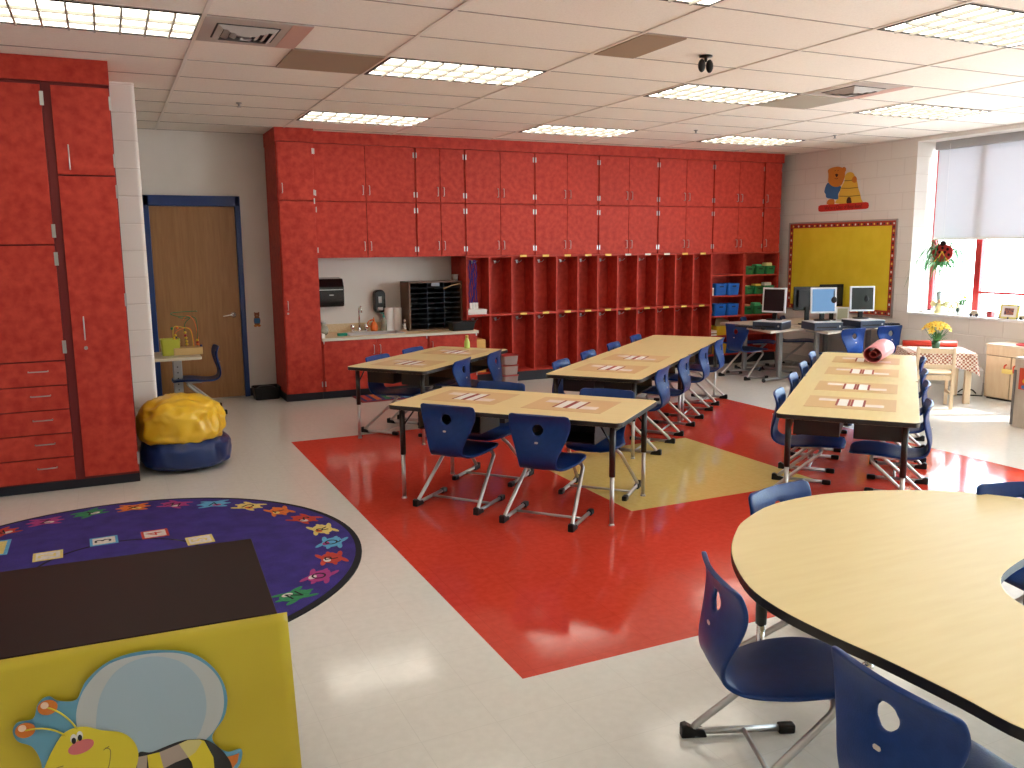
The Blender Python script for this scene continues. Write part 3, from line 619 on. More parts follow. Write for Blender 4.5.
# ================================================================== CHAIR
def make_chair(label, loc, rz, group):
    t = thing('school_chair', label, 'chair', loc, rz, group)
    prof = [(.475,.348,.085),(.468,.358,.135),(.445,.367,.165),(.38,.373,.192),(.30,.371,.198),(.22,.363,.190),(.15,.355,.168),(.09,.354,.150),(.045,.364,.132),(.012,.394,.124),(.0,.440,.134),(.004,.495,.156),(.018,.55,.180),(.027,.60,.197),(.026,.64,.203),(.016,.674,.201),(.008,.690,.193),(.004,.697,.172)]
    P = catmull(prof, 3); nT = 20; vs=[]; fs=[]
    for p in P:
        y,z,w = p
        k = min(1,max(0,(z-.38)/.12)) if y < .1 else 0
        for j in range(nT+1):
            q = -1+2*j/nT
            x = w*math.sin(q*PI/2)**1 if False else w*q
            dy = .024*q*q*k; dz = (.012*q*q - .004)*(1-k) - (.012*q**4)*(1-k)
            vs.append(Vector((x, y+dy, z+dz)))
    R = nT+1
    hc = Vector((0,.594)); hr = .034
    keep = []
    for i in range(len(P)-1):
        for j in range(nT):
            f = (i*R+j,i*R+j+1,(i+1)*R+j+1,(i+1)*R+j)
            c = sum((vs[a] for a in f), Vector())/4
            if c.y < .09 and math.hypot(c.x, (c.z-.602)) < hr: continue
            keep.append(f)
    # snap the rim of the hole
    cnt = {}
    for f in keep:
        for a in f: cnt[a] = cnt.get(a,0)+1
    for a,k in cnt.items():
        v = vs[a]; r = math.hypot(v.x, v.z-.602)
        if v.y < .09 and r < hr*1.45 and k < 4:
            s = hr/r; v.x *= s; v.z = .602+(v.z-.602)*s
    mb = MB(); mb.add(vs, keep, SHELL, True); o = mb.build('seat_shell', t, fix=False)
    bm = bmesh.new(); bm.from_mesh(o.data); loose=[v for v in bm.verts if not v.link_faces]; bmesh.ops.delete(bm,geom=loose,context='VERTS'); bmesh.ops.recalc_face_normals(bm,faces=bm.faces); bm.to_mesh(o.data); bm.free()
    m = o.modifiers.new('s','SOLIDIFY'); m.thickness = .016; m.offset = 0; m2 = o.modifiers.new('b','SUBSURF'); m2.levels = 1; m2.render_levels = 1
    bake(o)
    for s in (-1,1):
        mb = MB(); pts = fillet([(s*.2275,.345,.018),(s*.2275,.0,.018),(s*.185,.335,.318),(s*.15,.345,.348),(s*.11,.20,.342)],.055,6)
        mb.tube(pts,.0125,TUBE,10); lg = mb.build('leg_tube', t)
        m1 = MB(); m1.box(s*.2275-.018,s*.2275+.018,.325,.385,.0,.034,BLACK); m1.build('glide', lg, bevel=.008)
        m1 = MB(); m1.prism([(-.022,0),(.07,0),(.06,.026),(.02,.034),(-.004,.05),(-.022,.045)],-.018,.018,BLACK,mtx=Matrix(((0,0,1,s*.2275),(1,0,0,0),(0,1,0,0),(0,0,0,1)))); m1.build('glide', lg, bevel=.005)
    MB().tube([(-.2275,.20,.020),(.2275,.20,.020)],.0085,TUBE,8).build('crossbar', t)
    MB().prism(rrect(-.011,.011,-.006,.006,.005),0,.003,mat('label_grey',(.7,.6,.55),.4),mtx=Matrix(((1,0,0,0),(0,0,-1,-.0015),(0,1,0,.528),(0,0,0,1)))).build('maker_badge', t)
    MB().box(-.10,.10,.18,.34,.340,.356,BLACK).build('seat_mount', t, bevel=.006)
    return t
def ang(d): return math.atan2(d.y,d.x)-PI/2
FU = ang(U); FV = ang(V); BU = FU+PI; BV = FV+PI
CH = []
def tch(u,v,rz,lb,jit=0): CH.append((uv(u,v),rz+math.radians(jit),lb,'chairs at the rectangular tables'))
tch(4.705,-2.65,FU,'blue chair with its back to us at the nearest rectangular table, left of the pair',-1)
tch(4.63,-1.975,FU,'blue chair with its back to us at the nearest rectangular table, right of the pair',1)
tch(5.74,-2.72,BU,'blue chair across the nearest rectangular table, behind its left place mat')
tch(5.72,-1.88,BU,'blue chair across the nearest rectangular table, behind its right place mat',2)
tch(6.74,-4.54,FV,'blue chair at the sink side of the table by the base cabinets, nearer us')
tch(7.38,-4.54,FV,'blue chair at the sink side of the table by the base cabinets, farther one')
tch(6.80,-3.59,BV,'blue chair on the right side of the table by the base cabinets, nearer us',6)
tch(7.44,-3.57,BV,'blue chair right of the table by the base cabinets, farther from us',8)
for u,w in ((7.02,'nearest us'),(7.74,'second from us'),(8.53,'third from us'),(9.34,'farthest from us')): tch(u,-2.79,FV,'blue chair on the locker side of the long middle table, '+w)
for u,w in ((6.93,'nearest us'),(7.70,'second from us'),(8.54,'third from us'),(9.32,'farthest from us')): tch(u,-1.765,BV,'blue chair on the right side of the long middle table, '+w)
for u,w in ((6.08,'nearest us'),(6.88,'second from us'),(7.60,'third from us'),(8.36,'farthest from us')): tch(u,-.79,FV,'blue chair on the left side of the long right table, '+w)
for u,w in ((5.98,'nearest us'),(6.82,'second from us'),(7.47,'third from us'),(8.30,'farthest from us')): tch(u,.205,BV,'blue chair on the window side of the long right table, '+w)
G2='chairs around the big curved table'
CH.append((Vector((1.635,2.025,0)),math.radians(-22-90),'blue chair in side view at the left tip of the big curved table',G2))
CH.append((Vector((1.56,1.305,0)),math.radians(-3-90),'nearest blue chair, back cut off by the bottom edge of the photo',G2))
CH.append((Vector((2.475,2.68,0)),math.radians(-79-90),'blue chair behind the curved table with its hole just above the table edge',G2))
CH.append((Vector((3.43,2.26,0)),math.radians(-110-90),'blue chair top showing over the far right edge of the curved table',G2))
CH.append((uv(3.0,.93),math.radians(130-90),'blue chair standing in the notch of the big curved table',G2))
G3='chairs at the computer desks'
CH.append((Vector((7.22,8.62,0)),math.radians(5-90),'blue chair left of the computer desks, facing the leftmost monitor',G3))
CH.append((Vector((8.09,7.45,0)),math.radians(92-90),'blue chair with its back to us at the right computer desk, left one',G3))
CH.append((Vector((8.73,7.48,0)),math.radians(88-90),'blue chair with its back to us at the right computer desk, next to the wall',G3))
CH.append((Vector((8.60,9.30,0)),math.radians(-50-90),'blue chair behind the computer desks, seen between the desk legs',G3))
CH.append((Vector((8.02,9.45,0)),math.radians(-50-90),'blue chair in front of the blue bin, behind the left computer desk',G3))
CH.append((Vector((1.02,9.42,0)),math.radians(180-90),'small blue chair in side view in front of the brown door','chair by the door'))
c0 = None
for p,rz,lb,g in CH:
    if c0 is None: c0 = make_chair(lb,p,rz,g)
    else: dup(c0,p,rz,lb,g)
# ================================================================== TABLES
TZ = .66
def make_table(label, u, v, rz, L=1.68, Wd=.82):
    t = thing('school_table', label, 'table', uv(u,v), rz, 'maple topped rectangular tables')
    a,b = L/2,Wd/2
    mb = MB(); mb.prism(rrect(-a,a,-b,b,.05),TZ-.03,TZ,MAPLE,mside=EDGE); mb.build('table_top', t, bevel=.003)
    for sx in (-1,1):
        for sy in (-1,1):
            x,y = sx*(a-.075),sy*(b-.075)
            mb = MB(); mb.lathe([(.019,.31),(.019,TZ-.03)],BLACKM,14,c=(x,y,0)); l = mb.build('leg', t)
            mb = MB(); mb.lathe([(.014,.012),(.014,.32)],TUBE,14,c=(x,y,0)); mb.lathe([(.018,0),(.018,.006),(.014,.014)],STEEL,14,c=(x,y,0)); mb.build('chrome_foot', l)
            mb = MB(); mb.tube([(x,y,.50),(x-sx*.09,y-sy*.02,TZ-.035)],.006,BLACKM,6); mb.build('brace', l)
            # open book box
            cx = sx*a*.48; w=.235; y0,y1 = (sy*.045,sy*(b-.09)); yl,yh=min(y0,y1),max(y0,y1); z0,z1=TZ-.165,TZ-.031
            mb = MB(); mb.box(cx-w,cx+w,yl,yh,z0,z0+.006,BLACKM); mb.box(cx-w,cx-w+.006,yl,yh,z0,z1,BLACKM); mb.box(cx+w-.006,cx+w,yl,yh,z0,z1,BLACKM)
            yb = yl if sy>0 else yh; mb.box(cx-w,cx+w,yb-.003,yb+.003,z0,z1,BLACKM)
            mb.box(cx+w-.0075,cx+w-.006,yl+.006,yh-.006,z0+.008,z1,TAN); mb.box(cx-w+.006,cx-w+.0075,yl+.006,yh-.006,z0+.008,z1,TAN)
            bb = mb.build('book_box', t)
    MB().box(-a+.07,a-.07,-.012,.012,TZ-.06,TZ-.03,BLACKM).build('stretcher', t)
    return t
t0 = make_table('rectangular maple table nearest us with two place mats',5.18,-2.305,ang(V)+PI/2,1.64,.84)
m0 = make_table('rectangular maple table beside the sink cabinets',7.055,-4.08,ang(U)+PI/2,1.70,.82)
for u,v,lb in ((7.28,-2.262,'near half of the long middle table, with two place mats'),(8.965,-2.262,'bare far half of the long middle table'),(6.275,-.285,'near half of the long right table, with two place mats'),(7.95,-.285,'far half of the long right table, under the pink roll')):
    dup(m0, uv(u,v), ang(U)+PI/2, lb)
# place mats
def make_mat(label,u,v,rz):
    t = thing('place_mat',label,'place mat',uv(u,v,TZ),rz,'brown place mats with name cards')
    MB().box(-.275,.275,-.22,.22,.0003,.0016,MATT).build('sheet', t)
    for s in (-1,1):
        c = MB(); x=s*.046
        c.box(x-.040,x+.040,-.125,.125,.0018,.003,PAPER); c.box(x-.044,x-.030,-.125,.125,.0018,.0036,MAROON); c.box(x+.030,x+.044,-.125,.125,.0018,.0036,MAROON)
        c.build('card', t)
        MB().box(s*.148-.056,s*.148+.056,-s*.075-.045,-s*.075+.045,.0018,.0032,PINKP).build('name_strip', t)
    return t
RU = ang(V)+PI/2
pm = None
for lb,u,v,r in (('place mat on the nearest table, left one',5.24,-2.73,RU),('place mat on the nearest table, right one',5.22,-1.97,RU),
    ('place mat on the table by the sink, nearer us',6.62,-4.08,RU),('place mat on the table by the sink, farther one',7.50,-4.08,RU),
    ('place mat on the middle table, nearer us',6.96,-2.262,RU),('place mat on the middle table, farther one',7.70,-2.262,RU),
    ('place mat on the right table, nearest us',5.97,-.285,RU),('place mat on the right table, second from us',6.67,-.285,RU),('place mat on the right table, third from us',7.50,-.285,RU),('place mat on the right table, partly under the pink roll',8.27,-.285,RU)):
    if pm is None: pm = make_mat(lb,u,v,r)
    else: dup(pm,uv(u,v,TZ),r,lb)
# pink roll
p = Vector((6.19,5.44,0)); t = thing('paper_roll','pink paper roll lying on the far end of the right table','paper roll',(p.x,p.y,TZ+.005),math.radians(33))
PK = mat('pink_paper',(.80,.33,.36),.35); PKI = mat('red_inside',(.28,.02,.02),.6)
MT = Matrix(((0,0,1,0),(1,0,0,0),(0,1,0,0),(0,0,0,1)))
def ring(r0,r1,x0,x1,m,name,par):
    mb = MB(); vs=[];n=32
    for x,s in ((x0,.92),(x1,1.08)):
        for r in (r0,r1):
            for k in range(n): a=2*PI*k/n; rr=r*s*(1+.03*math.sin(2*a)); vs.append(Vector((x,rr*math.cos(a),r1*s*1.03*0+.088+rr*math.sin(a)*.88)))
    fs=[]
    for k in range(n):
        q=(k+1)%n; fs += [(k,q,n+q,n+k),(2*n+k,3*n+k,3*n+q,2*n+q),(n+k,n+q,3*n+q,3*n+k),(k,2*n+k,2*n+q,q)]
    mb.add(vs,fs,m,True); return mb.build(name,par)
ring(.080,.084,-.31,.31,PK,'outer_sheet',t); ring(.073,.0795,-.305,.305,PKI,'inner_sheet',t); ring(.030,.038,-.28,.28,PKI,'core_layer',t)
# curved table
op = [(3.06,-.515),(3.22,-.51),(3.47,-.44),(3.70,-.27),(3.86,-.04),(3.95,.19),(3.965,.42),(3.90,.63),(3.74,.74),(3.54,.72),(3.40,.58),(3.24,.45),(3.06,.36),(2.93,.325),(2.80,.34),(2.68,.42),(2.58,.58),(2.42,.72),(2.2,.76),(2.03,.66),(1.96,.47),(2.0,.30),(2.11,.165),(2.235,.0),(2.32,-.13),(2.44,-.28),(2.57,-.385),(2.75,-.462),(2.90,-.5)]
cc = uv(2.95,.1); pts = []
for p in catmull([(*p,0) for p in op], 4, True):
    q = uv(p.x,p.y)-cc; pts.append((q.x,q.y))
t = thing('curved_table','large horseshoe-shaped maple table with black edge in the near right corner','table',cc)
MB().prism(pts,TZ-.032,TZ,MAPLE,mside=EDGE).build('table_top', t, bevel=.004)
for pw in (Vector((2.15,2.36,0)), uv(3.55,-.05), uv(3.62,.50), uv(2.30,.40)):
    x,y = pw.x-cc.x,pw.y-cc.y
    l = MB().lathe([(.021,.28),(.021,TZ-.03)],BLACKM,14,c=(x,y,0)).build('leg', t)
    mb=MB(); mb.lathe([(.015,.012),(.015,.29)],CHROME,14,c=(x,y,0)); mb.lathe([(.024,0),(.024,.006),(.015,.014)],CHROME,14,c=(x,y,0)); mb.build('chrome_foot', l)
    MB().lathe([(.05,TZ-.04),(.05,TZ-.032)],BLACKM,14,c=(x,y,0)).build('mount_plate', l)
# ================================================================== RUG
RB = noisy('purple_carpet',(.028,.016,.17),(.045,.025,.25),9,5,.95,bump=.5,bscale=400,lo=.3,hi=.7)
CK = mat('black_yarn',(.006,.005,.008),.95)
def yarn(n,c): return noisy('yarn_'+n,c,tuple(x*.8 for x in c),60,3,.95)
YC_ = dict(r=yarn('red',(.55,.05,.03)),o=yarn('orange',(.70,.17,.03)),y=yarn('yellow',(.78,.62,.20)),g=yarn('green',(.03,.25,.10)),b=yarn('sky',(.12,.42,.70)),p=yarn('magenta',(.40,.04,.22)),w=yarn('white',(.75,.70,.65)))
RC = Vector((-.05,4.885,0)); mb = MB()
mb.prism(circ(0,0,1.29,n=96),0,.010,CK); mb.prism(circ(0,0,1.255,n=96),.0102,.013,RB)
n = 56; r0,r1=.375,.39
for k in range(n):
    a,b=2*PI*k/n,2*PI*(k+1)/n; z=.0138; y_=.94
    mb.add([(r0*1.15*math.cos(a),r0*1.15*math.sin(a),z),(r1*1.15*math.cos(a),r1*1.15*math.sin(a),z),(r1*1.15*math.cos(b),r1*1.15*math.sin(b),z),(r0*1.15*math.cos(b),r0*1.15*math.sin(b),z)],[(0,1,2,3)],CK)
seq='gprbyropywbgorpgbyropgbyrobp'; seq2='ywpgrwywoybwyrwgyowbrywogwry'
LET='NOPQRSTUVWXYZABCDEFGHIJKLM'
angs=[-47+13.2*k for k in range(26)]
cols={-47:'g',-34:'p',-21:'r',-7:'b',6:'y',19:'r',32:'o',45:'y',58:'b',72:'p',85:'o',98:'g',111:'p',124:'r'}
for k,a in enumerate(angs):
    c='rgbpoy'[k%6]
    for q,cq in cols.items():
        if abs(q-a)<5: c=cq
    c2={'r':'w','g':'w','b':'p','y':'o','p':'w','o':'y'}[c]
    ar=math.radians(a); R=Matrix.Translation((1.13*math.cos(ar),1.13*math.sin(ar),0))@Matrix.Rotation(ar-PI/2+PI,4,'Z')@Matrix.Rotation(.35*((k%3)-1),4,'Z')
    z=.0145
    for s in (-1,1):
        for j in (-1,0,1): mb.prism(circ(s*.062,j*.040,.048,.015,10,0),z,z+.0006,YC_[c],R@Matrix.Rotation(s*j*.3,4,'Z'))
    mb.prism(circ(0,0,.080,.058,20),z,z+.0012,YC_[c],R); mb.prism(circ(-.022,.03,.03,.02,12),z+.0012,z+.0018,YC_[c2],R); mb.prism(circ(.065,-.01,.022,.022,12),z+.0012,z+.0016,YC_[c],R)
    text_faces(mb,LET[k],.105,R@Matrix.Translation((0,0,z+.002)),CK,.0004)
for (px,py),txt,cf,cl in (((48,556),'2','y','y'),((104,541),'3','b','k'),((155,534),'4','r','r'),((200,540),'5','y','y')):
    q=onz(px,py,.013)-RC; R=Matrix.Translation((q.x,q.y,0))@Matrix.Rotation(math.radians(92),4,'Z')
    mb.box(-.075,.075,-.075,.075,.0145,.0152,YC_[cf],R); mb.box(-.058,.058,-.06,.06,.0152,.0158,YC_['w'],R)
    text_faces(mb,txt,.13,R@Matrix.Translation((0,0,.0162)),CK if cl=='k' else YC_[cl],.0003)
q=onz(-6,550,.013)-RC; mb.box(q.x-.11,q.x+.075,q.y-.12,q.y+.16,.0145,.0152,YC_['b']); mb.box(q.x-.09,q.x+.055,q.y-.10,q.y+.14,.0152,.0158,YC_['y'])
o=mb.build('alphabet_rug',fix=False); o.location=RC; tag(o,'round purple alphabet rug with bugs and letters on the white floor at left','rug')
# small mat by the sink
a=[onz(*p,0) for p in ((350,401),(372,392),(412,392),(406,403))]
mb=MB(); cx=sum((q.x for q in a))/4; cy=sum((q.y for q in a))/4
mb.box(-.34,.34,-.26,.26,0,.006,yarn('maroon',(.30,.03,.04))); mb.box(-.30,.30,-.22,.22,.006,.0075,yarn('navy',(.04,.04,.16)))
for i in range(5): mb.box(-.26+i*.11,-.20+i*.11,-.18,.18,.0075,.009,YC_['rogyb'[i]])
o=mb.build('floor_mat'); o.location=(cx,cy,0); tag(o,'small colourful mat on the floor under the table by the sink','mat')
# ================================================================== YELLOW COVERED STAND with bee
t = thing('covered_shelf','low stand with black top and yellow paper front in the near left corner','shelf',(.38,2.30,0),math.radians(-2.6))
Z=.70
BT=mat('dark_brown_top',(.018,.009,.008),.5,spec=.15); 
YPAP=noisy('yellow_paper',(.56,.42,.02),(.61,.47,.03),3,2,.38)
MB().box(-1.25,-.02,.01,.68,Z-.02,Z,BT).build('top_panel', t, bevel=.002)
MB().box(-1.23,-.04,.03,.66,0,Z-.02,BT).build('carcass', t)
mb=MB(); vs=[];nx=40;nz=20
for j in range(nz+1):
    for i in range(nx+1):
        f=j/nz; x=-1.26+1.265*i/nx*(1+.02*(1-f)); vs.append((x, -.004-.010*(1-f)*(1+.5*math.sin(i*.5))*.6, .01+(Z-.008)*f))
fs=[(j*(nx+1)+i,j*(nx+1)+i+1,(j+1)*(nx+1)+i+1,(j+1)*(nx+1)+i) for j in range(nz) for i in range(nx)]
mb.add(vs,fs,YPAP,True); pp=mb.build('paper_front', t); m=pp.modifiers.new('s','SOLIDIFY'); m.thickness=.0015
# bee cutout, flat card on the paper
Mst = Matrix.Translation((.38,2.30,0))@Matrix.Rotation(math.radians(-2.6),4,'Z'); Mi=Mst.inverted()
def bx(X,Y):   # from the photo crop to the sheet's own x, z
    px,py=X*.2539,630+Y*.2539; d=Mi.to_3x3()@_ray(px,py); o=Mi@EYE; k=(-.022-o.y)/d.y; q=o+d*k; return (q.x,q.z)
bee = thing('bee_cutout','paper bumblebee cutout with big pale wings stuck on the yellow paper front','decoration',(.38,2.30,0),math.radians(-2.6))
def layer(name,pts,k,m,par=bee):
    return MB().prism(pts,.020+k*.0008,.0206+k*.0008,m,mtx=Matrix(((1,0,0,0),(0,0,-1,0),(0,1,0,0),(0,0,0,1)))).build(name,par)
SKY=mat('cutout_blue',(.12,.33,.48),.4); WING=mat('wing_white',(.50,.52,.52),.4); WING2=mat('wing_blue_white',(.36,.46,.54),.4); BYEL=mat('bee_yellow',(.72,.58,.03),.4); BBLK=mat('bee_black',(.010,.010,.014),.4); BOR=mat('bee_orange',(.62,.17,.02),.35); BPK=mat('bee_pink',(.66,.16,.17),.4); BTAN=mat('bee_wing_over_stripe',(.42,.33,.28),.4); BWH=mat('bee_white',(.8,.78,.75),.4); BLINE=mat('bee_line',(.25,.19,.03),.5); BYP=mat('bee_pale_yellow',(.62,.54,.22),.4)
def cr2(pts,n=6): return [(p.x,p.y) for p in catmull([(*bx(*p),0) for p in pts],n,True)]
layer('backing',cr2([(50,400),(70,365),(130,350),(150,290),(190,262),(230,280),(300,275),(340,200),(420,130),(520,92),(640,80),(760,95),(850,160),(893,250),(885,340),(835,425),(890,480),(950,470),(945,530),(900,580),(850,680),(600,760),(300,760),(150,640),(165,540),(130,465),(70,440)]),0,SKY)
layer('wing',cr2([(303,380),(305,300),(345,215),(430,135),(560,98),(700,92),(800,130),(865,200),(882,290),(860,370),(800,440),(700,480),(560,500),(420,490),(330,450)]),1,WING)
layer('wing_inner',cr2([(378,370),(395,260),(450,170),(530,120),(620,104),(720,130),(790,200),(813,290),(800,370),(760,440),(660,480),(560,500),(450,480),(390,430)]),2,WING2)
layer('body',cr2([(540,500),(600,480),(700,440),(760,430),(820,435),(880,480),(915,544),(900,640),(820,720),(680,750),(560,720)]),3,BBLK)
layer('tail_stinger',[bx(*p) for p in ((888,500),(915,495),(942,485),(935,520),(910,552))],2.5,BOR)
layer('stripe_band',[bx(*p) for p in ((705,448),(740,432),(785,430),(805,436),(840,500),(850,600),(830,690),(770,720),(775,600),(755,520))],4,BYEL)
layer('stripe_band',[bx(*p) for p in ((580,492),(628,480),(650,560),(650,720),(590,710),(590,580))],4,BYEL)
layer('stripe_under_wing',[bx(*p) for p in ((628,480),(705,448),(742,500),(690,520),(645,544))],4.3,BTAN)
layer('stripe_under_wing',[bx(*p) for p in ((705,448),(740,432),(785,430),(795,440),(770,480),(742,500))],4.5,BYP)
layer('stripe_under_wing',[bx(*p) for p in ((540,500),(580,492),(578,544),(560,600),(540,600))],4.3,BTAN)
for a,b,c in (((188,303),(255,320),(303,385)),((100,393),(190,370),(258,412))):
    P0,P1,P2=[Vector((bx(*q)[0],-.0262,bx(*q)[1])) for q in (a,b,c)]
    MB().tube([P0*(1-k/8)**2+P1*2*(k/8)*(1-k/8)+P2*(k/8)**2 for k in range(9)],.0022,BYEL,6).build('antenna',bee)
for q in ((188,303),(100,393)): c=bx(*q); layer('antenna_ball',circ(c[0],c[1],.0225,.020),6,BOR); c2=bx(q[0]-12,q[1]-8); layer('ball_glint',circ(c2[0],c2[1],.009),7,mat('pale_orange',(.85,.6,.45),.4))
layer('head',cr2([(165,600),(180,530),(225,440),(265,395),(330,378),(400,392),(480,402),(530,440),(545,500),(520,580),(470,680),(330,740),(210,700)]),6,BYEL)
c=bx(320,457); layer('nose',[(c[0]+.031*math.cos(q)*math.cos(.25)-.018*math.sin(q)*math.sin(.25),c[1]+.031*math.cos(q)*math.sin(.25)+.018*math.sin(q)*math.cos(.25)) for q in [2*PI*k/24 for k in range(24)]],7,BPK)
for q in ((291,430),(315,418)): c=bx(*q); layer('eye_white',circ(c[0],c[1]+.003,.0075,.013),7,BWH); layer('pupil',circ(c[0],c[1]-.002,.0052,.0085),8,BBLK)
for line in (((415,462),(435,470),(432,520),(420,560)),((200,555),(225,540),(250,532)),((430,455),(418,463),(408,470))):
    MB().tube([Vector((p.x,-.0262,p.y)) for p in catmull([(*bx(*q),0) for q in line],5)],.0011,BLINE,5).build('mouth_line',bee)
# ================================================================== BEAN BAGS
def beanbag(name,label,c,rx,ry,z0,z1,m,seed,cr=.05,flat=0):
    bm=bmesh.new(); bmesh.ops.create_icosphere(bm,subdivisions=5,radius=1)
    for v in bm.verts:
        n=v.co.normalized(); d=noise.fractal(n*1.7+Vector((seed,0,0)),1,2,3)*.10
        a=math.atan2(n.y,n.x); top=max(0,n.z)
        w=abs(noise.noise(Vector((a*2.2+seed,n.z*1.2,seed))))*cr*2.2 + abs(noise.noise(Vector((n.x*3.5,n.y*3.5,n.z*3.5+seed))))*cr*1.8
        g=-abs(math.sin(a*4+seed))*.03*top
        r=1+d*.6-w+g+cr*.6
        z=n.z*r
        if z<0: z=-(abs(z)**.7)
        if flat: z=math.copysign(abs(z)**flat,z)
        fx=(abs(n.x*r)**.9)*(1 if n.x>0 else -1); fy=(abs(n.y*r)**.9)*(1 if n.y>0 else -1)
        v.co=Vector((fx*rx,fy*ry,(z0+z1)/2+max(-1,min(1.08,z))*(z1-z0)/2))
    me=bpy.data.meshes.new(name); bm.to_mesh(me); bm.free(); me.materials.append(m)
    for p in me.polygons: p.use_smooth=True
    o=bpy.data.objects.new(name,me); COL.objects.link(o); o.location=c; tag(o,label,'bean bag'); return o
BNY=noisy('yellow_vinyl',(.86,.50,.02),(.90,.56,.04),4,3,.28,bump=.4,bscale=5); BNB=noisy('blue_vinyl',(.010,.030,.13),(.014,.04,.17),4,3,.28,bump=.4,bscale=5)
beanbag('bean_bag','dark blue bean bag on the floor under the yellow one',(.475,7.11,0),.345,.345,0,.285,BNB,3.1,.03,.6)
beanbag('bean_bag','yellow bean bag lying on top of the blue one',(.45,7.10,0),.325,.325,.17,.58,BNY,8.3,.07,.8)
# ================================================================== TOY TABLE by the door
t = thing('side_table','white-topped table with a grey column leg half hidden by the wall','table',(.10,9.42,0))
mb=MB(); mb.prism(rrect(-.72,.72,-.33,.33,.04),.60,.628,mat('beige_top',(.66,.56,.42),.4)); mb.build('table_top', t, bevel=.004)
GM=mat('grey_metal',(.42,.42,.43),.35,.5)
for x in (-.5,.5):
    mb=MB(); mb.box(x-.045,x+.045,-.03,.03,.05,.60,GM); l=mb.build('column_leg', t, bevel=.008)
    mb=MB(); mb.box(x-.03,x+.03,-.30,.30,.02,.05,GM); mb.build('foot_bar', l, bevel=.008)
    for k in range(6):
        MB().lathe([(.007,0),(.007,.003)],BLACK,10,mtx=Matrix.Translation((x,-.029,.2+k*.06))@Matrix.Rotation(PI/2,4,'X')).build('adjuster_hole', l)
t = thing('plastic_tub','translucent lime yellow tub on the table by the door','tub',(.545,9.40,.630)); tub(.095,.095,.165,mat('lime_plastic',(.55,.55,.06),.3)).build('body', t); MB().lathe([(.10,.155),(.10,.165),(.094,.165)],mat('lime_rim',(.6,.6,.08),.3),20,cap=False).build('rim', t) if False else None
t = thing('bead_maze','wooden bead maze toy with coloured wires on the table by the door','toy',(.70,9.38,.630))
MB().box(-.13,.15,-.08,.08,0,.075,mat('pine',(.62,.40,.16),.45)).build('base', t, bevel=.006)
wires=[(ORANGE,[(-.10,0,.07),(-.10,0,.22),(0,.02,.27),(.06,.04,.24),(.08,.04,.07)]),(YEL,[(-.12,-.03,.07),(-.115,-.03,.28),(-.02,-.03,.28),(.05,-.03,.24),(.065,-.03,.07)]),
  (GREEN,[(.0,.05,.07),(.0,.05,.30),(.05,.0,.38),(-.08,-.02,.40),(-.12,.03,.43),(.1,.03,.44),(.12,-.03,.44)]),(GREEN,[(.11,0,.07),(.11,0,.36),(.0,.02,.37),(-.06,.0,.385)]),(ORANGE,[(-.02,.03,.35),(.03,0,.40),(.09,0,.34),(.12,.03,.18),(.13,.03,.07)])]
for m,ps in wires: MB().tube(catmull(ps,6),.0038,m,6).build('wire', t)
for (x,y,z),m in (((-.10,0,.20),YEL),((-.098,0,.18),mat('navy_bead',(.02,.02,.1),.4)),((-.10,0,.155),REDF),((-.07,0,.10),REDF),((-.07,0,.13),ORANGE),((0,.05,.22),YEL),((0,.05,.19),REDF),((0.005,.05,.165),YEL),((.01,.05,.13),YEL),((.01,.05,.10),YEL),((.11,0,.12),REDF),((.11,0,.14),YEL),((.11,0,.10),ORANGE),((.14,-.04,.085),mat('navy_b2',(.02,.02,.12),.4)),((-.13,-.03,.275),GREEN),((-.08,-.03,.28),ORANGE)):
    MB().ball((x,y,z),.0145,m,seg=10,rings=6).build('bead', t)
MB().lathe([(.011,.075),(.011,.19)],YEL,10,c=(-.115,-.05,0)).build('yellow_peg', t)
# black tray on the floor, bear sticker
t = thing('plastic_tray','black plastic tray on the floor between door and tall cabinet','tray',(1.572,9.98,0)); tub(.15,.13,.14,BLACK).build('body', t); mb=MB(); mb.ball((0,0,.11),.10,BLACK,(1.1,.9,.45)); mb.build('liner_bag', t)
def decal(name,label,cat,origin,toM): return thing(name,label,cat,origin)
bo=mat('bear_orange',(.62,.22,.03),.5); bbl=mat('bear_blue',(.05,.18,.42),.5)
t = thing('bear_sticker','small paper bear sticker in blue on the wall beside the door','sticker',(1.553,YB,.80))
MW=Matrix(((1,0,0,0),(0,0,-1,0),(0,1,0,0),(0,0,0,1)))
def wl(name,pts,k,m,par,M=MW): return MB().prism(pts,.0002+k*.0008,.0008+k*.0008,m,mtx=M).build(name,par)
BBR=mat('sticker_brown',(.30,.12,.05),.5)
wl('body',circ(0,.075,.038,.06),0,BBR,t); wl('head',circ(0,.142,.03,.028),1,BBR,t); wl('vest',rrect(-.033,.033,.045,.105,.012),2,bbl,t); wl('foot',circ(-.02,.018,.02,.014),2,bo,t); wl('foot',circ(.02,.018,.02,.014),2,bo,t); wl('ear',circ(-.022,.166,.01),1,BBR,t); wl('ear',circ(.022,.166,.01),1,BBR,t); wl('muzzle',circ(0,.136,.012,.010),3,TAN,t)
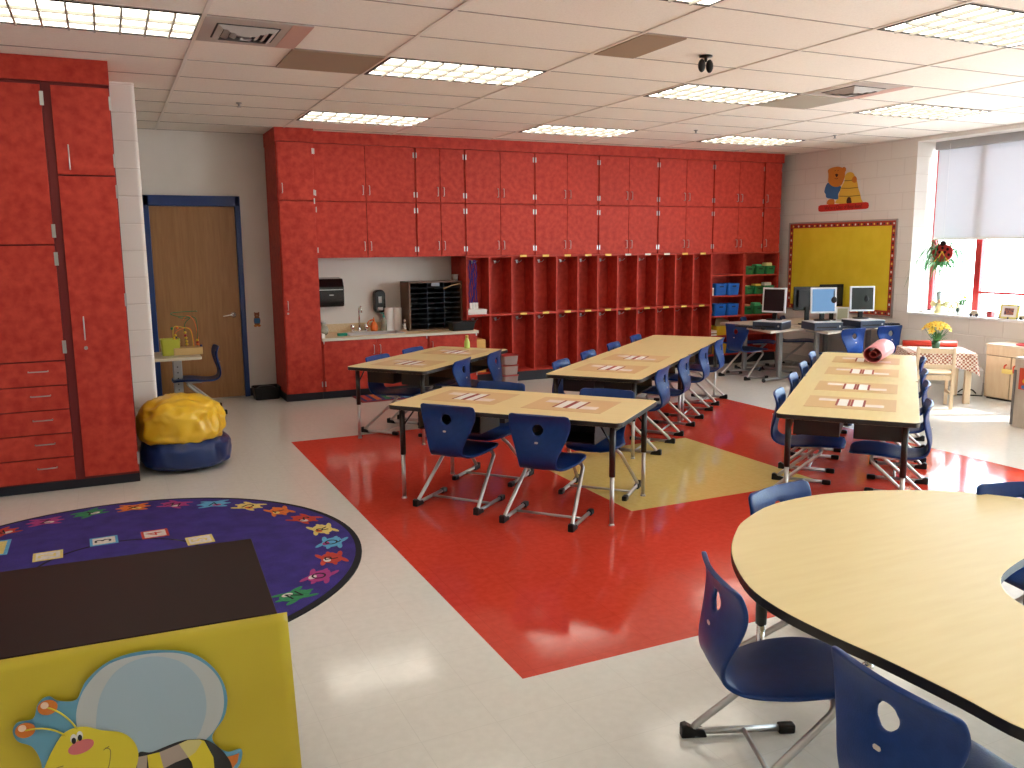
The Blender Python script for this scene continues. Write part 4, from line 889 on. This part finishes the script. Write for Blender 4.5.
# ================================================================== RIGHT WALL: board, bear decal
t = thing('bulletin_board','yellow bulletin board with red patterned border on the right wall','bulletin board',(XR,8.76,.78))
y0,y1,h=7.83-8.76,9.69-8.76,1.21
AL=mat('aluminium',(.45,.42,.40),.4,.6); YB_=noisy('yellow_board_paper',(.80,.61,.03),(.86,.67,.045),4,3,.45,bump=.35,bscale=6); BR=mat('border_red',(.42,.04,.02),.6)
MB().box(-.012,-.002,y0,y1,0,h,YB_).build('paper_field', t)
mb=MB()
for a,b,c,d in ((y0,y1,-.02,.0),(y0,y1,h,h+.02),(y0-.02,y0,-.02,h+.02),(y1,y1+.02,-.02,h+.02)): mb.box(-.022,-.001,a,b,c,d,AL)
mb.build('frame', t)
mb=MB(); bw=.062
for a,b,c,d in ((y0,y1,0,bw),(y0,y1,h-bw,h),(y0,y0+bw,bw,h-bw),(y1-bw,y1,bw,h-bw)): mb.box(-.0145,-.0121,a,b,c,d,BR)
dk=mat('border_dark',(.08,.02,.02),.6)
k=0; y=y0+.03
while y<y1-.02:
    for z in (bw/2,h-bw/2): mb.box(-.0155,-.0146,y-.012,y+.012,z-.016,z+.008,(PAPER,dk,LBY,dk)[k%4],)
    y+=.052; k+=1
z=bw+.03
while z<h-bw:
    for yy in (y0+bw/2,y1-bw/2): mb.box(-.0155,-.0146,yy-.012,yy+.012,z-.014,z+.014,(PAPER,dk,LBY,dk)[k%4])
    z+=.052; k+=1
mb.build('border_strip', t)
# bear and hive cutout
t = thing('bear_decoration','paper bear in blue shirt beside a yellow beehive with red banner on the wall','wall decoration',(XR,8.76,2.10))
def wp(X,Y): q=onx(808+X*.078125,155+Y*.078125,XR-.004); return (q.y-8.76,q.z-2.10)
MR=Matrix(((0,0,-1,0),(1,0,0,0),(0,1,0,0),(0,0,0,1)))
def L2(name,pts,k,m,sm=True):
    P=[wp(*p) for p in pts]
    if sm: P=[(q.x,q.y) for q in catmull([(*p,0) for p in P],5,True)]
    return wl(name,P,k,m,t,MR)
hy=mat('hive_yellow',(.78,.50,.06),.5); hl=mat('hive_line',(.22,.11,.02),.5); rb=mat('banner_red',(.60,.03,.02),.5); dkb=mat('bear_dark',(.05,.01,.01),.5)
L2('hive',[(365,620),(375,560),(400,480),(430,400),(465,330),(470,270),(500,230),(540,218),(580,235),(605,290),(630,350),(640,420),(660,480),(678,560),(675,615)],1,hy)
for a,b in (((465,325),(600,308)),((425,420),(640,410)),((400,522),(665,512))):
    L2('hive_groove',[a,(a[0],a[1]+9),((a[0]+b[0])/2,(a[1]+b[1])/2+16),(b[0],b[1]+9),b,((a[0]+b[0])/2,(a[1]+b[1])/2+7)],2,hl,False)
L2('hive_door',[(495,615),(495,570),(510,542),(528,538),(545,550),(552,580),(552,612)],2,dkb)
L2('leg',[(245,630),(245,590),(280,565),(330,570),(332,630)],1,bo)
L2('shirt',[(235,545),(225,500),(208,470),(225,400),(260,355),(340,395),(420,400),(410,450),(385,500),(380,565),(300,560)],2,bbl)
L2('head',[(258,340),(260,270),(262,200),(300,165),(380,148),(440,165),(470,200),(470,270),(450,340),(420,390),(350,410),(290,385)],3,bo)
L2('ear',[(255,225),(258,190),(285,172),(305,185),(290,215)],2.5,bo); L2('ear',[(435,175),(460,152),(485,170),(482,205),(462,220)],2.5,bo)
L2('nose',[(348,248),(368,240),(386,250),(380,268),(366,284),(354,268)],4,dkb); L2('mouth',[(340,296),(360,304),(385,296),(384,302),(360,310),(342,302)],4,dkb,False)
for x in (348,384): L2('eye',[(x-6,200),(x+6,196),(x+6,203),(x-6,207)],4,dkb,False)
L2('paw',[(560,320),(575,285),(600,270),(622,295),(622,335),(598,355),(570,345)],3,bo)
L2('banner',[(130,690),(135,655),(160,642),(400,625),(740,602),(772,610),(780,645),(770,680),(740,690),(400,712),(160,728),(135,718)],4,rb,False)
a=Vector((0,*wp(165,686))); b=Vector((0,*wp(745,648))); c=(a+b)/2; dy=(b-a); an=math.atan2(dy.z,-dy.y)
mb=MB(); text_faces(mb,"We're a Class of Busy Bees!",.072,Matrix.Translation((-.0052,c.y,c.z))@Matrix.Rotation(-PI/2,4,'Z')@Matrix.Rotation(PI/2,4,'X')@Matrix.Rotation(an,4,'Z')@Matrix.Diagonal((.80,1,1,1)),mat('banner_text',(.17,.01,.008),.6),.0004); mb.build('banner_lettering',t,fix=False)
# ================================================================== COMPUTER DESKS
DZ=.675; DTOP=noisy('desk_top',(.55,.46,.38),(.60,.51,.43),5,3,.35); DLEG=mat('grey_leg',(.30,.31,.32),.35,.4)
def desk(label,poly,legs):
    cx=sum(p[0] for p in poly)/len(poly); cy=sum(p[1] for p in poly)/len(poly)
    t=thing('computer_desk',label,'desk',(cx,cy,0),0,'grey-legged computer desks')
    MB().prism([(p[0]-cx,p[1]-cy) for p in poly],DZ-.028,DZ,DTOP).build('desk_top', t, bevel=.003)
    for (x,y,dx,dy) in legs:
        x-=cx;y-=cy; l=MB().prism(rrect(x-.03,x+.03,y-.025,y+.025,.012),.05,DZ-.028,DLEG).build('column_leg', t)
        mb=MB(); A=Vector((x-dx*.27,y-dy*.27,.035)); B=Vector((x+dx*.27,y+dy*.27,.035)); mb.tube([A,B],.018,DLEG,8); mb.build('foot_bar', l)
        for q in (A,B): MB().ball((q.x,q.y,.026),.026,BLACK,(1,1,1)).build('foot_cap', l)
        MB().tube([Vector((x-dx*.2,y-dy*.2,DZ-.045)),Vector((x+dx*.2,y+dy*.2,DZ-.045))],.014,DLEG,8).build('top_rail', l)
desk('computer desk wing on the left, under the dark red monitor',[(7.144,7.874),(7.80,8.005),(7.86,8.4),(7.95,9.15),(7.42,9.15),(7.28,8.5)],[(7.58,8.18,.98,.1),(7.68,8.95,1,0)])
desk('computer desk wing on the right, by the wall',[(7.643,7.46),(9.03,7.72),(9.03,8.36),(7.89,8.34),(7.83,8.02)],[(7.86,7.85,.1,1),(8.90,8.0,0,1)])
desk('rear computer desk wing with the monitors turned away',[(7.97,8.42),(9.03,8.42),(9.03,9.10),(7.97,9.10)],[(8.08,8.75,0,1),(8.92,8.75,0,1)])
def monitor(label,px,py,zb,scr,bez,yaw,w=.36,h=.30,back=False,tilt=-.06):
    p=onz(px,py,zb)
    c=min((P1,P2,P3),key=lambda q:(Vector((q.x,q.y,0))-Vector((p.x,p.y,0))).length); dd=Vector((p.x-c.x,p.y-c.y,0)); k=min(1,.14/max(dd.length,.001)); p=Vector((c.x+dd.x*k,c.y+dd.y*k,zb)); t=thing('computer_monitor',label,'monitor',(p.x,p.y,zb),yaw,'flat computer monitors')
    MB().prism(circ(0,0,.10,.085),0,.012,BLACK).build('base', t, bevel=.003)
    mb=MB(); mb.prism(rrect(-.03,.03,.0,.03,.01),.01,.16,BLACK); mb.build('stand', t)
    R=Matrix.Translation((0,-.012,.09+h/2))@Matrix.Rotation(tilt,4,'X')
    c=MB(); c.box(-w/2,w/2,-.012,.012,-h/2,h/2,bez,R); c.box(-w/2+.03,w/2-.03,.012,.035,-h/2+.03,h/2-.03,BLACK,R); cs=c.build('case', t, bevel=.004)
    MB().box(-w/2+.02,w/2-.02,-.0135,-.012,-h/2+.022,h/2-.02,scr,R).build('screen', t)
    return t
# yaw: screen faces local -y
def faceyaw(dx,dy): return math.atan2(dy,dx)+PI/2
def tower(label,px,py,yaw,w=.36,d=.36,h=.095):
    p=onz(px,py,DZ+h); t=thing('desktop_computer',label,'computer',(p.x,p.y,DZ+.001),yaw,'flat desktop computer cases')
    MB().box(-w/2,w/2,-d/2,d/2,0,h,NAVYB).build('case', t, bevel=.006); MB().box(-w/2-.001,w/2+.001,-d/2+.004,d/2,h-.006,h+.002,SILVER).build('top_cover', t)
    MB().box(-w/2+.03,w/2-.08,-d/2-.002,-d/2,h*.3,h*.5,BLACK).build('drive_slot', t); MB().lathe([(.012,0),(.012,.003)],STEEL,12,mtx=Matrix.Translation((w/2-.04,-d/2,h*.5))@Matrix.Rotation(PI/2,4,'X')).build('power_button', t)
    return p
def keyboard(label,px,py,yaw):
    p=onz(px,py,DZ+.02); t=thing('keyboard',label,'keyboard',(p.x,p.y,DZ+.001),yaw,'black keyboards')
    MB().box(-.21,.21,-.075,.075,0,.016,BLACK).build('body', t, bevel=.004)
    mb=MB()
    for i in range(14):
        for j in range(5): mb.box(-.195+i*.028,-.171+i*.028,-.062+j*.025,-.041+j*.025,.016,.021,NAVYB)
    mb.build('keys', t)
def mouse(label,px,py):
    p=onz(px,py,DZ+.02); o=MB().ball((0,0,.014),.03,BLACK,(1,1.6,.6)).build('computer_mouse'); o.location=(p.x,p.y,DZ+.004); tag(o,label,'mouse')
def headset(label,loc,yaw):
    t=thing('headphones',label,'headphones',loc,yaw); mb=MB(); pts=[(.075*math.cos(a),0,.075*math.sin(a)) for a in [PI*k/12 for k in range(13)]]; MB().tube([(x,0,z*1.2) for x,_,z in pts],.006,BLACK,6).build('band', t)
    for s in (-1,1): MB().ball((s*.075,0,-.02),.033,BLACK,(.5,1,1.15)).build('ear_cup', t)
P1=tower('flat desktop computer under the leftmost monitor',772,321,faceyaw(-.9,-.5))
P2=tower('flat desktop computer under the blue screen monitor',822,321.5,faceyaw(-.35,-1))
P3=tower('flat desktop computer under the rightmost monitor',863,319.5,faceyaw(-.15,-1))
zt=DZ+.098
monitor('leftmost monitor, dark red reflecting screen in a silver frame',777,318.5,zt,SCREEN,SILVER,faceyaw(-.90,-.42),w=.30,h=.31)
monitor('monitor with a glowing blue screen',822,320.5,zt,SCREENB,SILVER,faceyaw(-.45,-.9),w=.315,h=.315)
monitor('rightmost monitor with a dark grey screen',855.5,316.5,zt,SCREENG,SILVER,faceyaw(-.38,-.92),w=.315,h=.315)
for px,py,lb,z in ((806,317,'black monitor turned away, between the dark red and blue screens',.77),(852,312,'black monitor turned away, between the blue and grey screens',.77)):
    p=onz(px,py,z); 
    pass
    if p.y>9.0 or p.x>8.95: p=Vector((min(p.x,8.90),min(p.y,8.72),z))
    t=thing('computer_monitor',lb,'monitor',(p.x,p.y,DZ+.001),faceyaw(.3,1) if px<820 else faceyaw(.2,1),'flat computer monitors')
    MB().prism(circ(0,0,.10,.085),0,.012,BLACK).build('base', t); MB().prism(rrect(-.03,.03,.0,.03,.01),.01,.26,BLACK).build('stand', t)
    R=Matrix.Translation((0,-.012,.335)); c=MB(); c.box(-.18,.18,-.012,.012,-.15,.15,BLACK,R); c.box(-.13,.13,.012,.045,-.11,.11,BLACK,R); c.build('case', t, bevel=.006); MB().box(-.16,.16,-.0135,-.012,-.13,.13,SCREEN,R).build('screen', t)
keyboard('black keyboard on the left computer desk',752,326,faceyaw(-1,-.2)); keyboard('black keyboard in front of the blue screen',845,326.5,faceyaw(-.2,-1)); keyboard('black keyboard in front of the rightmost monitor',884,323.5,faceyaw(-.1,-1))
mouse('black mouse on the left computer desk',763,328.2); mouse('black mouse at the right end of the right desk',897,322)
q=onz(842,323,DZ); t=thing('picture_stand','small white picture stand between the computers','picture frame',(q.x,q.y,DZ+.001),faceyaw(-.75,-.66)); R=Matrix.Rotation(-.12,4,'X'); MB().box(-.08,.08,-.004,.004,.0,.21,WHITE,R).build('frame', t); MB().box(-.062,.062,-.0055,-.004,.045,.19,mat('photo_mix',(.45,.45,.30),.5),R).build('picture', t); MB().box(-.05,.05,.0,.05,0,.006,WHITE).build('foot', t)
for px,py,X,lb in ((834,298,None,'black headphones hanging on the blue screen monitor'),(866,297,None,'black headphones hanging on the rightmost monitor')):
    d=_ray(px,py); p=EYE+d*(10.35 if px<850 else 10.75); headset(lb,p,faceyaw(-.7,-.7)+PI/2)
# ================================================================== SMALL TABLE WITH CHEQUERED CLOTH
CKM=mat('check_cloth',(.8,.7,.6),.9); b=CKM.node_tree.nodes['Principled BSDF']; tc=N(CKM,'ShaderNodeTexCoord'); ck=N(CKM,'ShaderNodeTexChecker'); ck.inputs['Scale'].default_value=1; mp=N(CKM,'ShaderNodeMapping'); mp.inputs['Scale'].default_value=(50,50,50); LK(CKM,tc.outputs['Object'],mp.inputs[0]); LK(CKM,mp.outputs[0],ck.inputs['Vector']); ck.inputs['Color1'].default_value=(.80,.70,.60,1); ck.inputs['Color2'].default_value=(.33,.10,.06,1); LK(CKM,ck.outputs[0],b.inputs['Base Color'])
tcx,tcy,trz=8.20,6.44,math.radians(-40)
tz=.54
t=thing('play_table','small light wood table under the chequered cloth','table',(tcx,tcy,0),trz)
MB().prism(rrect(-.32,.32,-.32,.32,.03),tz-.025,tz,BIRCH).build('table_top', t)
for sx in (-1,1):
    for sy in (-1,1): MB().box(sx*.275-.03,sx*.275+.03,sy*.275-.03,sy*.275+.03,0,tz-.025,BIRCH).build('leg', t, bevel=.004)
mb=MB(); 
def tier(k): return [(-.37-k*.03,-.31-k*.03),(.37+k*.03,-.31-k*.03),(.37+k*.03,.31+k*.03),(-.37-k*.03,.31+k*.03)]
# draped cloth
nx=26; vs=[]; per=[]
def perim(n,e):
    out=[]
    a,b=.328+e,.328+e
    for k in range(n):
        s=k/n*4; i=int(s); f=s-i
        P=[(-a,-b),(a,-b),(a,b),(-a,b),(-a,-b)]; out.append((P[i][0]*(1-f)+P[i+1][0]*f,P[i][1]*(1-f)+P[i+1][1]*f,f))
    return out
n=96; rows=[]
for j,(e,z) in enumerate(((0,.004),(.006,-.002),(.012,-.06),(.024,-.12),(.036,-.19))):
    r=[]
    for k,(x,y,f) in enumerate(perim(n,e)):
        cor=(abs(f-.5)*2)**3
        wv=1+ (j*.012)*math.sin(k*.9)
        r.append(Vector((x*wv,y*wv,tz+(z if j<2 else z*(.75+.5*cor)))))
    rows.append(r)
vs=[v for r in rows for v in r]; fs=[(j*n+k,j*n+(k+1)%n,(j+1)*n+(k+1)%n,(j+1)*n+k) for j in range(4) for k in range(n)]; fs.append(tuple(range(n)))
mb.add(vs,fs,CKM,False); o=mb.build('tablecloth',fix=True); o.location=(tcx,tcy,0.0); o.rotation_euler=(0,0,trz); m=o.modifiers.new('s','SOLIDIFY'); m.thickness=.002; m.offset=1; tag(o,'red and cream chequered cloth draped over the small play table','tablecloth')
o=MB().box(-.26,.28,-.28,.18,0,.003,PAPER).build('paper_sheet'); o.location=(tcx,tcy,tz+.007); o.rotation_euler=(0,0,trz); tag(o,'large white paper sheet lying on the chequered cloth','paper')
t=thing('paper_roll','long red paper roll lying at the back of the chequered table','paper roll',(tcx+.15,tcy+.19,tz+.008),trz)
RR=mat('red_roll',(.62,.04,.02),.4); mb=MB(); mb.lathe([(.034,-.29),(.035,.27),(.02,.27),(.02,-.29),(.034,-.29)],RR,20,mtx=Matrix.Translation((0,0,.035))@Matrix.Rotation(PI/2,4,'Y'),cap=False); mb.build('sheet_roll', t); MB().lathe([(.0195,-.295),(.0195,.275)],mat('core_grey',(.3,.2,.15),.6),14,mtx=Matrix.Translation((0,0,.035))@Matrix.Rotation(PI/2,4,'Y')).build('core', t)
def flowers(name,label,loc,pot_m,pot_r,pot_h,nfl,R,fc,size=.035,leafy=10):
    t=thing(name,label,'plant',loc)
    MB().lathe([(pot_r*.75,0),(pot_r,pot_h),(pot_r*.92,pot_h),(pot_r*.7,.01)],pot_m,18).build('pot', t)
    lf=MB(); fl=MB()
    for k in range(leafy*3):
        a=random.uniform(0,2*PI); r=random.uniform(.3,1)*R*.8; z=pot_h+random.uniform(.0,.6)*R*1.1; c=Vector((r*math.cos(a),r*math.sin(a),z)); d=Vector((math.cos(a),math.sin(a),.6)).normalized(); s=d.cross(Vector((0,0,1))).normalized()
        lf.add([c-d*.04,c+s*.012,c+d*.05,c-s*.012],[(0,1,2,3)],LEAF)
    for k in range(nfl):
        a=2.4*k; r=R*math.sqrt((k+.5)/nfl); z=pot_h+R*.75+math.sqrt(max(0,1-(r/R)**2))*R*.75; c=Vector((r*math.cos(a),r*math.sin(a),z)); n=Vector((c.x,c.y,z-pot_h-R*.3)).normalized(); s1=n.orthogonal().normalized(); s2=n.cross(s1)
        lf.tube([(c.x*.15,c.y*.15,pot_h*.8),c*.97],.0022,LEAF,4)
        for q in range(6):
            b=2*PI*q/6+k; dd=s1*math.cos(b)+s2*math.sin(b); e=n.cross(dd)
            fl.add([c,c+dd*size*.6+e*size*.3+n*size*.2,c+dd*size*1.1+n*size*.35,c+dd*size*.6-e*size*.3+n*size*.2],[(0,1,2,3)],fc)
        fl.ball(c+n*.006,size*.25,mat('fl_centre',(.85,.42,.03),.6) if k==0 else fl.mats[-1],seg=6,rings=4)
    lf.build('foliage', t, fix=False); fl.build('blossoms', t, fix=False); return t
q=onz(935.5,349,tz+.012); flowers('flower_pot','pot of yellow daffodils on the chequered table',(q.x,q.y,tz+.011),mat('dark_green_pot',(.02,.07,.03),.4),.048,.09,26,.135,PETAL,.042,16)
# wooden chair
t=thing('wooden_chair','small light wooden chair at the chequered table','chair',(7.68,6.02,0),math.radians(-42))
WC=BIRCH; ang_=0
for s in (-1,1):
    MB().box(s*.17-.016,s*.17+.016,-.016,.016,0,.64,WC).build('back_leg', t, bevel=.004); MB().box(s*.17-.016,s*.17+.016,.28,.31,0,.36,WC).build('front_leg', t, bevel=.004); MB().box(s*.17-.01,s*.17+.01,.016,.28,.14,.165,WC).build('side_stretcher', t); MB().box(s*.17-.01,s*.17+.01,.016,.28,.30,.35,WC).build('side_rail', t)
MB().box(-.19,.19,.0,.33,.36,.376,WC).build('seat', t, bevel=.004); MB().box(-.17,.17,-.01,.01,.575,.63,WC).build('top_rail', t, bevel=.004); MB().box(-.17,.17,-.008,.008,.42,.465,WC).build('back_slat', t, bevel=.004); MB().box(-.17,.17,-.01,.01,.30,.35,WC).build('rear_apron',t)
# white box + figure
q=onz(975,396,0)
t=thing('storage_box','white box with a black carry handle on the floor by the chequered table','box',(8.79,6.47,0),math.radians(-50)); MB().box(-.15,.15,-.14,.14,0,.29,WHITE).build('body', t, bevel=.006); MB().box(-.155,.155,-.145,.145,0,.012,BLACK).build('base_trim', t); mb=MB(); mb.tube(fillet([(-.09,-.145,.03),(-.05,-.16,.075),(.05,-.16,.075),(.09,-.145,.03)],.03),.007,BLACK,6); mb.build('carry_handle', t)
t=thing('stuffed_toy','small tan stuffed animal sitting on the white box','stuffed toy',(8.82,6.42,.292),math.radians(-140)); ft=noisy('tan_fur',(.50,.30,.17),(.6,.4,.25),30,3,.95); MB().ball((0,0,.06),.06,ft,(1,.8,1)).build('body', t); MB().ball((0,-.01,.135),.045,ft).build('head', t)
for s in (-1,1): MB().ball((s*.035,0,.17),.018,ft,(1,.5,1)).build('ear', t); MB().ball((s*.05,-.05,.025),.025,ft,(.8,1.4,.8)).build('leg', t)
# play kitchen
t=thing('play_sink','light wood play kitchen unit with two doors and a red basin by the window wall','play kitchen',(8.90,5.86,0))
x0,x1,y0,y1,h=-.19,.18,-.26,.33,.61
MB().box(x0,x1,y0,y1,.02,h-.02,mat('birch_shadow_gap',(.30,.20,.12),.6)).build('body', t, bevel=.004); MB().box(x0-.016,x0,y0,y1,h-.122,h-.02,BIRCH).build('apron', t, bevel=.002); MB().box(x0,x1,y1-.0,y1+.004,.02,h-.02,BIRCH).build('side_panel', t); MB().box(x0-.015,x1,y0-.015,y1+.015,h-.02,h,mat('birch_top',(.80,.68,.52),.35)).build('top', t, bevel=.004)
MB().box(x0+.03,x1,y0+.01,y1-.01,0,.02,BLACK).build('plinth', t)
for k,(a,b) in enumerate(((y0+.01,(y0+y1)/2-.006),((y0+y1)/2+.006,y1-.01))):
    d=MB().box(x0-.016,x0-.001,a,b,.03,h-.13,BIRCH).build('door', t, bevel=.002); yy=(b-.045 if k==0 else a+.045)
    MB().tube(fillet([(x0-.016,yy,h-.21),(x0-.05,yy,h-.22),(x0-.05,yy,h-.28),(x0-.016,yy,h-.29)],.015,4),.008,mat('red_pull',(.7,.08,.03),.4),8).build('handle', d)
MB().box(x0-.060,x0-.050,(y0+y1)/2-.05,(y0+y1)/2+.07,h-.30,h-.25,mat('yellow_tag',(.85,.66,.2),.5)).build('yellow_tag', t)
mb=MB(); mb.lathe([(.15,.0),(.155,.012),(.135,.012),(.11,-.0),(.08,-.002)],mat('red_basin',(.65,.03,.03),.35),28,c=(-.02,-.06,h+.001)); mb.build('red_basin', t)
MB().prism(rrect(y0+.02,y1-.24,0,.17,.03),x1-.03,x1-.012,BIRCH,mtx=Matrix(((0,0,1,0),(1,0,0,0),(0,1,0,h-.0),(0,0,0,1)))).build('backsplash', t)
# shelf end at right edge
t=thing('low_bookcase','end panel of a pale wood low bookcase at the right edge of the photo','bookcase',(7.80,4.72,0)); x0,x1,y0,y1,h=-.235,.235,-.42,.37,.635
GW=noisy('grey_birch',(.56,.46,.36),(.62,.52,.42),8,4,.4,stretch=(4,4,1)); 
MB().box(x0,x0+.02,y0,y1,.0,h,GW).build('side_panel', t, bevel=.003); MB().box(x1-.02,x1,y0,y1,.0,h,GW).build('side_panel', t, bevel=.003); MB().box(x0,x1,y0,y1,h,h+.018,mat('pale_top',(.72,.66,.58),.35)).build('top', t, bevel=.003); MB().box(x0+.02,x1-.02,y1-.012,y1,0,h,mat('grey_back',(.2,.18,.17),.5)).build('back_panel', t)
for z in (.05,.34): MB().box(x0+.02,x1-.02,y0+.01,y1-.012,z,z+.018,GW).build('shelf', t)
MB().box(x0-.014,x0-.001,y1-.022,y1-.002,.02,h-.1,mat('grey_strip',(.18,.16,.15),.5)).build('edge_strip', t)
t=thing('picture_card','small red and orange picture card taped to the pale bookcase end','picture',(7.56,4.93,0)); rd=mat('card_red',(.62,.06,.02),.5); MB().box(-.004,-.0005,-.10,.105,.36,.56,rd).build('card', t)
for (y,z,s),m in (((.05,.44,.02),YEL),((-.02,.40,.022),bbl),((.06,.385,.018),bbl),((.0,.50,.02),YEL),((-.06,.5,.02),bbl)): MB().prism(circ(y,z,s,n=14),.004,.0048,m,mtx=Matrix(((0,0,-1,0),(1,0,0,0),(0,1,0,0),(0,0,0,1)))).build('printed_spot', t)
# ================================================================== WINDOW SILL THINGS
ZS=WZ0+.001; XS=9.27
def S(px,py,X=XS): q=onx(px,py,X); return q
# hanging fern with ladybug
q=onx(939,300,9.25); t=thing('spider_plant','green spider plant in a clear vase on the window sill','plant',(q.x,q.y,ZS))
MB().lathe([(.05,0),(.055,.02),(.03,.14),(.04,.26),(.036,.26),(.026,.14),(.04,.02)],mat('clear_vase',(.8,.85,.85),.1,trans=.6),18).build('vase', t)
mb=MB()
zc=onx(939,258,9.25).z-ZS
LG=mat('spider_leaf',(.06,.22,.07),.6)
for k in range(130):
    a=random.uniform(0,2*PI); L=random.uniform(.14,.40); up=random.uniform(.04,.32); r0=random.uniform(0,.05); base=Vector((r0*math.cos(a),r0*math.sin(a),zc-.06+random.uniform(-.04,.06))); pts=[]
    for s in range(6):
        f=s/5; pts.append(base+Vector((math.cos(a)*L*f,math.sin(a)*L*f,up*math.sin(f*PI*.75)-.9*L*f*f)))
    for p_ in pts: p_.y=min(p_.y,7.575-q.y); p_.x=min(p_.x,9.43-q.x)
    for s in range(5):
        d=(pts[s+1]-pts[s]).normalized(); sd=d.cross(Vector((0,0,1))); sd=sd.normalized() if sd.length>.01 else Vector((1,0,0)); w0=.020*(1-s/5)+.0015; w1=.020*(1-(s+1)/5)+.001
        mb.add([pts[s]-sd*w0,pts[s]+sd*w0,pts[s+1]+sd*w1,pts[s+1]-sd*w1],[(0,1,2,3)],LG)
for k in range(8): a=k*.8; mb.tube([(0.01*math.cos(a),.01*math.sin(a),.02),(.02*math.cos(a),.02*math.sin(a),zc)],.003,LG,4)
mb.build('foliage', t, fix=False)
p=onx(943,253,9.12); t=thing('ladybug_decoration','red wooden ladybug hanging over the plant in the window','decoration',(9.12,p.y,p.z)); LR=mat('ladybug_red',(.42,.03,.03),.4)
MM=Matrix(((0,0,-1,0),(1,0,0,0),(0,1,0,0),(0,0,0,1))); MB().prism(circ(0,0,.14,.105,28),0,.014,LR,mtx=MM).build('body', t); MB().prism(circ(0,.115,.04,.032,18),0,.016,BLACK,mtx=MM).build('head', t)
for y,z in ((-.07,.045),(.07,.045),(-.09,-.02),(.09,-.02),(-.0,.06),(-.035,.01),(.037,.01)): MB().prism(circ(y,z,.018,n=12),.014,.0155,BLACK,mtx=MM).build('spot', t)
for s in (-1,1): MB().tube([(-.017,0,.02),(-.017,s*.04,-.05),(-.017,s*.10,-.10)],.006,YEL,6).build('yellow_ribbon', t)
MB().tube([(-.008,0,.14),(0,0,2.86-p.z)],.0016,PAPER,4).build('hanging_cord', t)
q=onx(962,296,9.24); tt=flowers('flower_pot','white patterned pot with yellow flowers on the window sill',(9.24,q.y,ZS),WHITE,.055,.12,9,.085,PETAL,.026,12)
MB().prism(circ(0,.06,.028,n=18),.0,.004,mat('dark_emblem',(.03,.08,.07),.5),mtx=Matrix.Rotation(math.radians(-15),4,'Z')@Matrix(((0,0,-1,-.049),(1,0,0,0),(0,1,0,0),(0,0,0,1)))).build('round_emblem', tt)
q=onx(941,296,9.20); t=thing('angel_figure','pale yellow bow decoration with a figure at the left of the sill','decoration',(9.22,q.y+.03,ZS)); py_=mat('pale_yellow',(.85,.78,.42),.7)
MB().lathe([(.055,0),(.035,.07),(.018,.12)],py_,16).build('body', t); MB().ball((0,0,.145),.024,mat('skin_tone',(.6,.35,.2),.6)).build('head', t)
for s in (-1,1): MB().prism([(0,.11),(s*.10,.155),(s*.13,.11),(s*.10,.07),(0,.09)],-.004,.004,py_,mtx=Matrix(((0,0,1,0),(1,0,0,0),(0,1,0,0),(0,0,0,1)))).build('wing', t)
q=onx(956,298,9.2); t=thing('ribbon_bow','pale yellow ribbon bow leaning at the flower pot','bow',(9.16,onx(952,298,9.16).y,ZS))
for s in (-1,1): MB().tube(catmull([(0,0,.10),(0,s*.05,.15),(0,s*.09,.12),(0,s*.05,.08),(0,0,.10)],5),.010,py_,6).build('loop', t); MB().tube([(0,0,.10),(0,s*.03,.05),(0,s*.04,.003)],.008,py_,6).build('ribbon_tail', t)
q=onx(975.5,311,9.14); t=thing('toy_car','small beige toy car with dark wheels on the window sill','toy car',(9.14,q.y,ZS)); bg_=mat('beige_toy',(.62,.55,.42),.5); MB().box(-.025,.025,-.06,.06,.012,.045,bg_).build('body', t, bevel=.008); MB().box(-.02,.02,-.035,.045,.045,.068,bg_).build('cab', t, bevel=.008)
for s in (-1,1):
    for e in (-1,1): MB().lathe([(.018,-.006),(.018,.006)],mat('dark_wheel',(.05,.05,.06),.5),14,mtx=Matrix.Translation((e*.028,s*.038,.018))@Matrix.Rotation(PI/2,4,'Y')).build('wheel', t)
q=onx(991,310,9.2); o=MB().box(-.03,.03,-.03,.03,0,.07,mat('red_block',(.45,.06,.06),.5)).build('toy_block',bevel=.006); o.location=(9.2,q.y,ZS); tag(o,'small red block left of the yellow picture frame on the sill','block')
q=onx(1008,315,9.14); t=thing('picture_frame','yellow picture frame with a class photo on the window sill','picture frame',(9.15,q.y,ZS),math.radians(0)); R=Matrix.Rotation(.15,4,'Y'); 
MB().box(-.008,.008,-.115,.115,0,.165,mat('frame_yellow',(.80,.72,.22),.45),R).build('frame', t, bevel=.003); MB().box(-.0095,-.008,-.088,.088,.022,.145,PAPER,R).build('white_mount', t)
ph=noisy('class_photo',(.05,.06,.12),(.55,.20,.10),60,2,.5); MB().box(-.011,-.0095,-.055,.055,.045,.12,ph,R).build('photo', t)
for y,z in ((-.11,.008),(.11,.008),(0,.006),(0,.16),(-.11,.15),(.11,.15)): MB().ball((-.01,y,z+.004),.010,NAVYB,seg=8,rings=6).build('corner_bead', t)
MB().box(.012,.07,-.03,.03,0,.10,BLACK).build('stand', t)
q=onx(1022,316,9.13); t=thing('toy_train','small beige toy truck at the right end of the visible sill','toy car',(9.135,q.y-.03,ZS)); MB().box(-.02,.02,-.06,.06,.012,.05,bg_).build('body', t, bevel=.008)
for s in (-1,1): MB().lathe([(.016,-.026),(.016,.026)],BLACK,14,mtx=Matrix.Translation((0,s*.035,.017))@Matrix.Rotation(PI/2,4,'Y')).build('wheel', t)
q=onx(923,310,9.2); o=MB().ball((0,0,.010),.035,mat('dish',(.4,.38,.3),.5),(1,1.3,.28)).build('small_dish'); o.location=(9.17,q.y,ZS+.001); tag(o,'tiny flat dish at the left end of the window sill','dish')
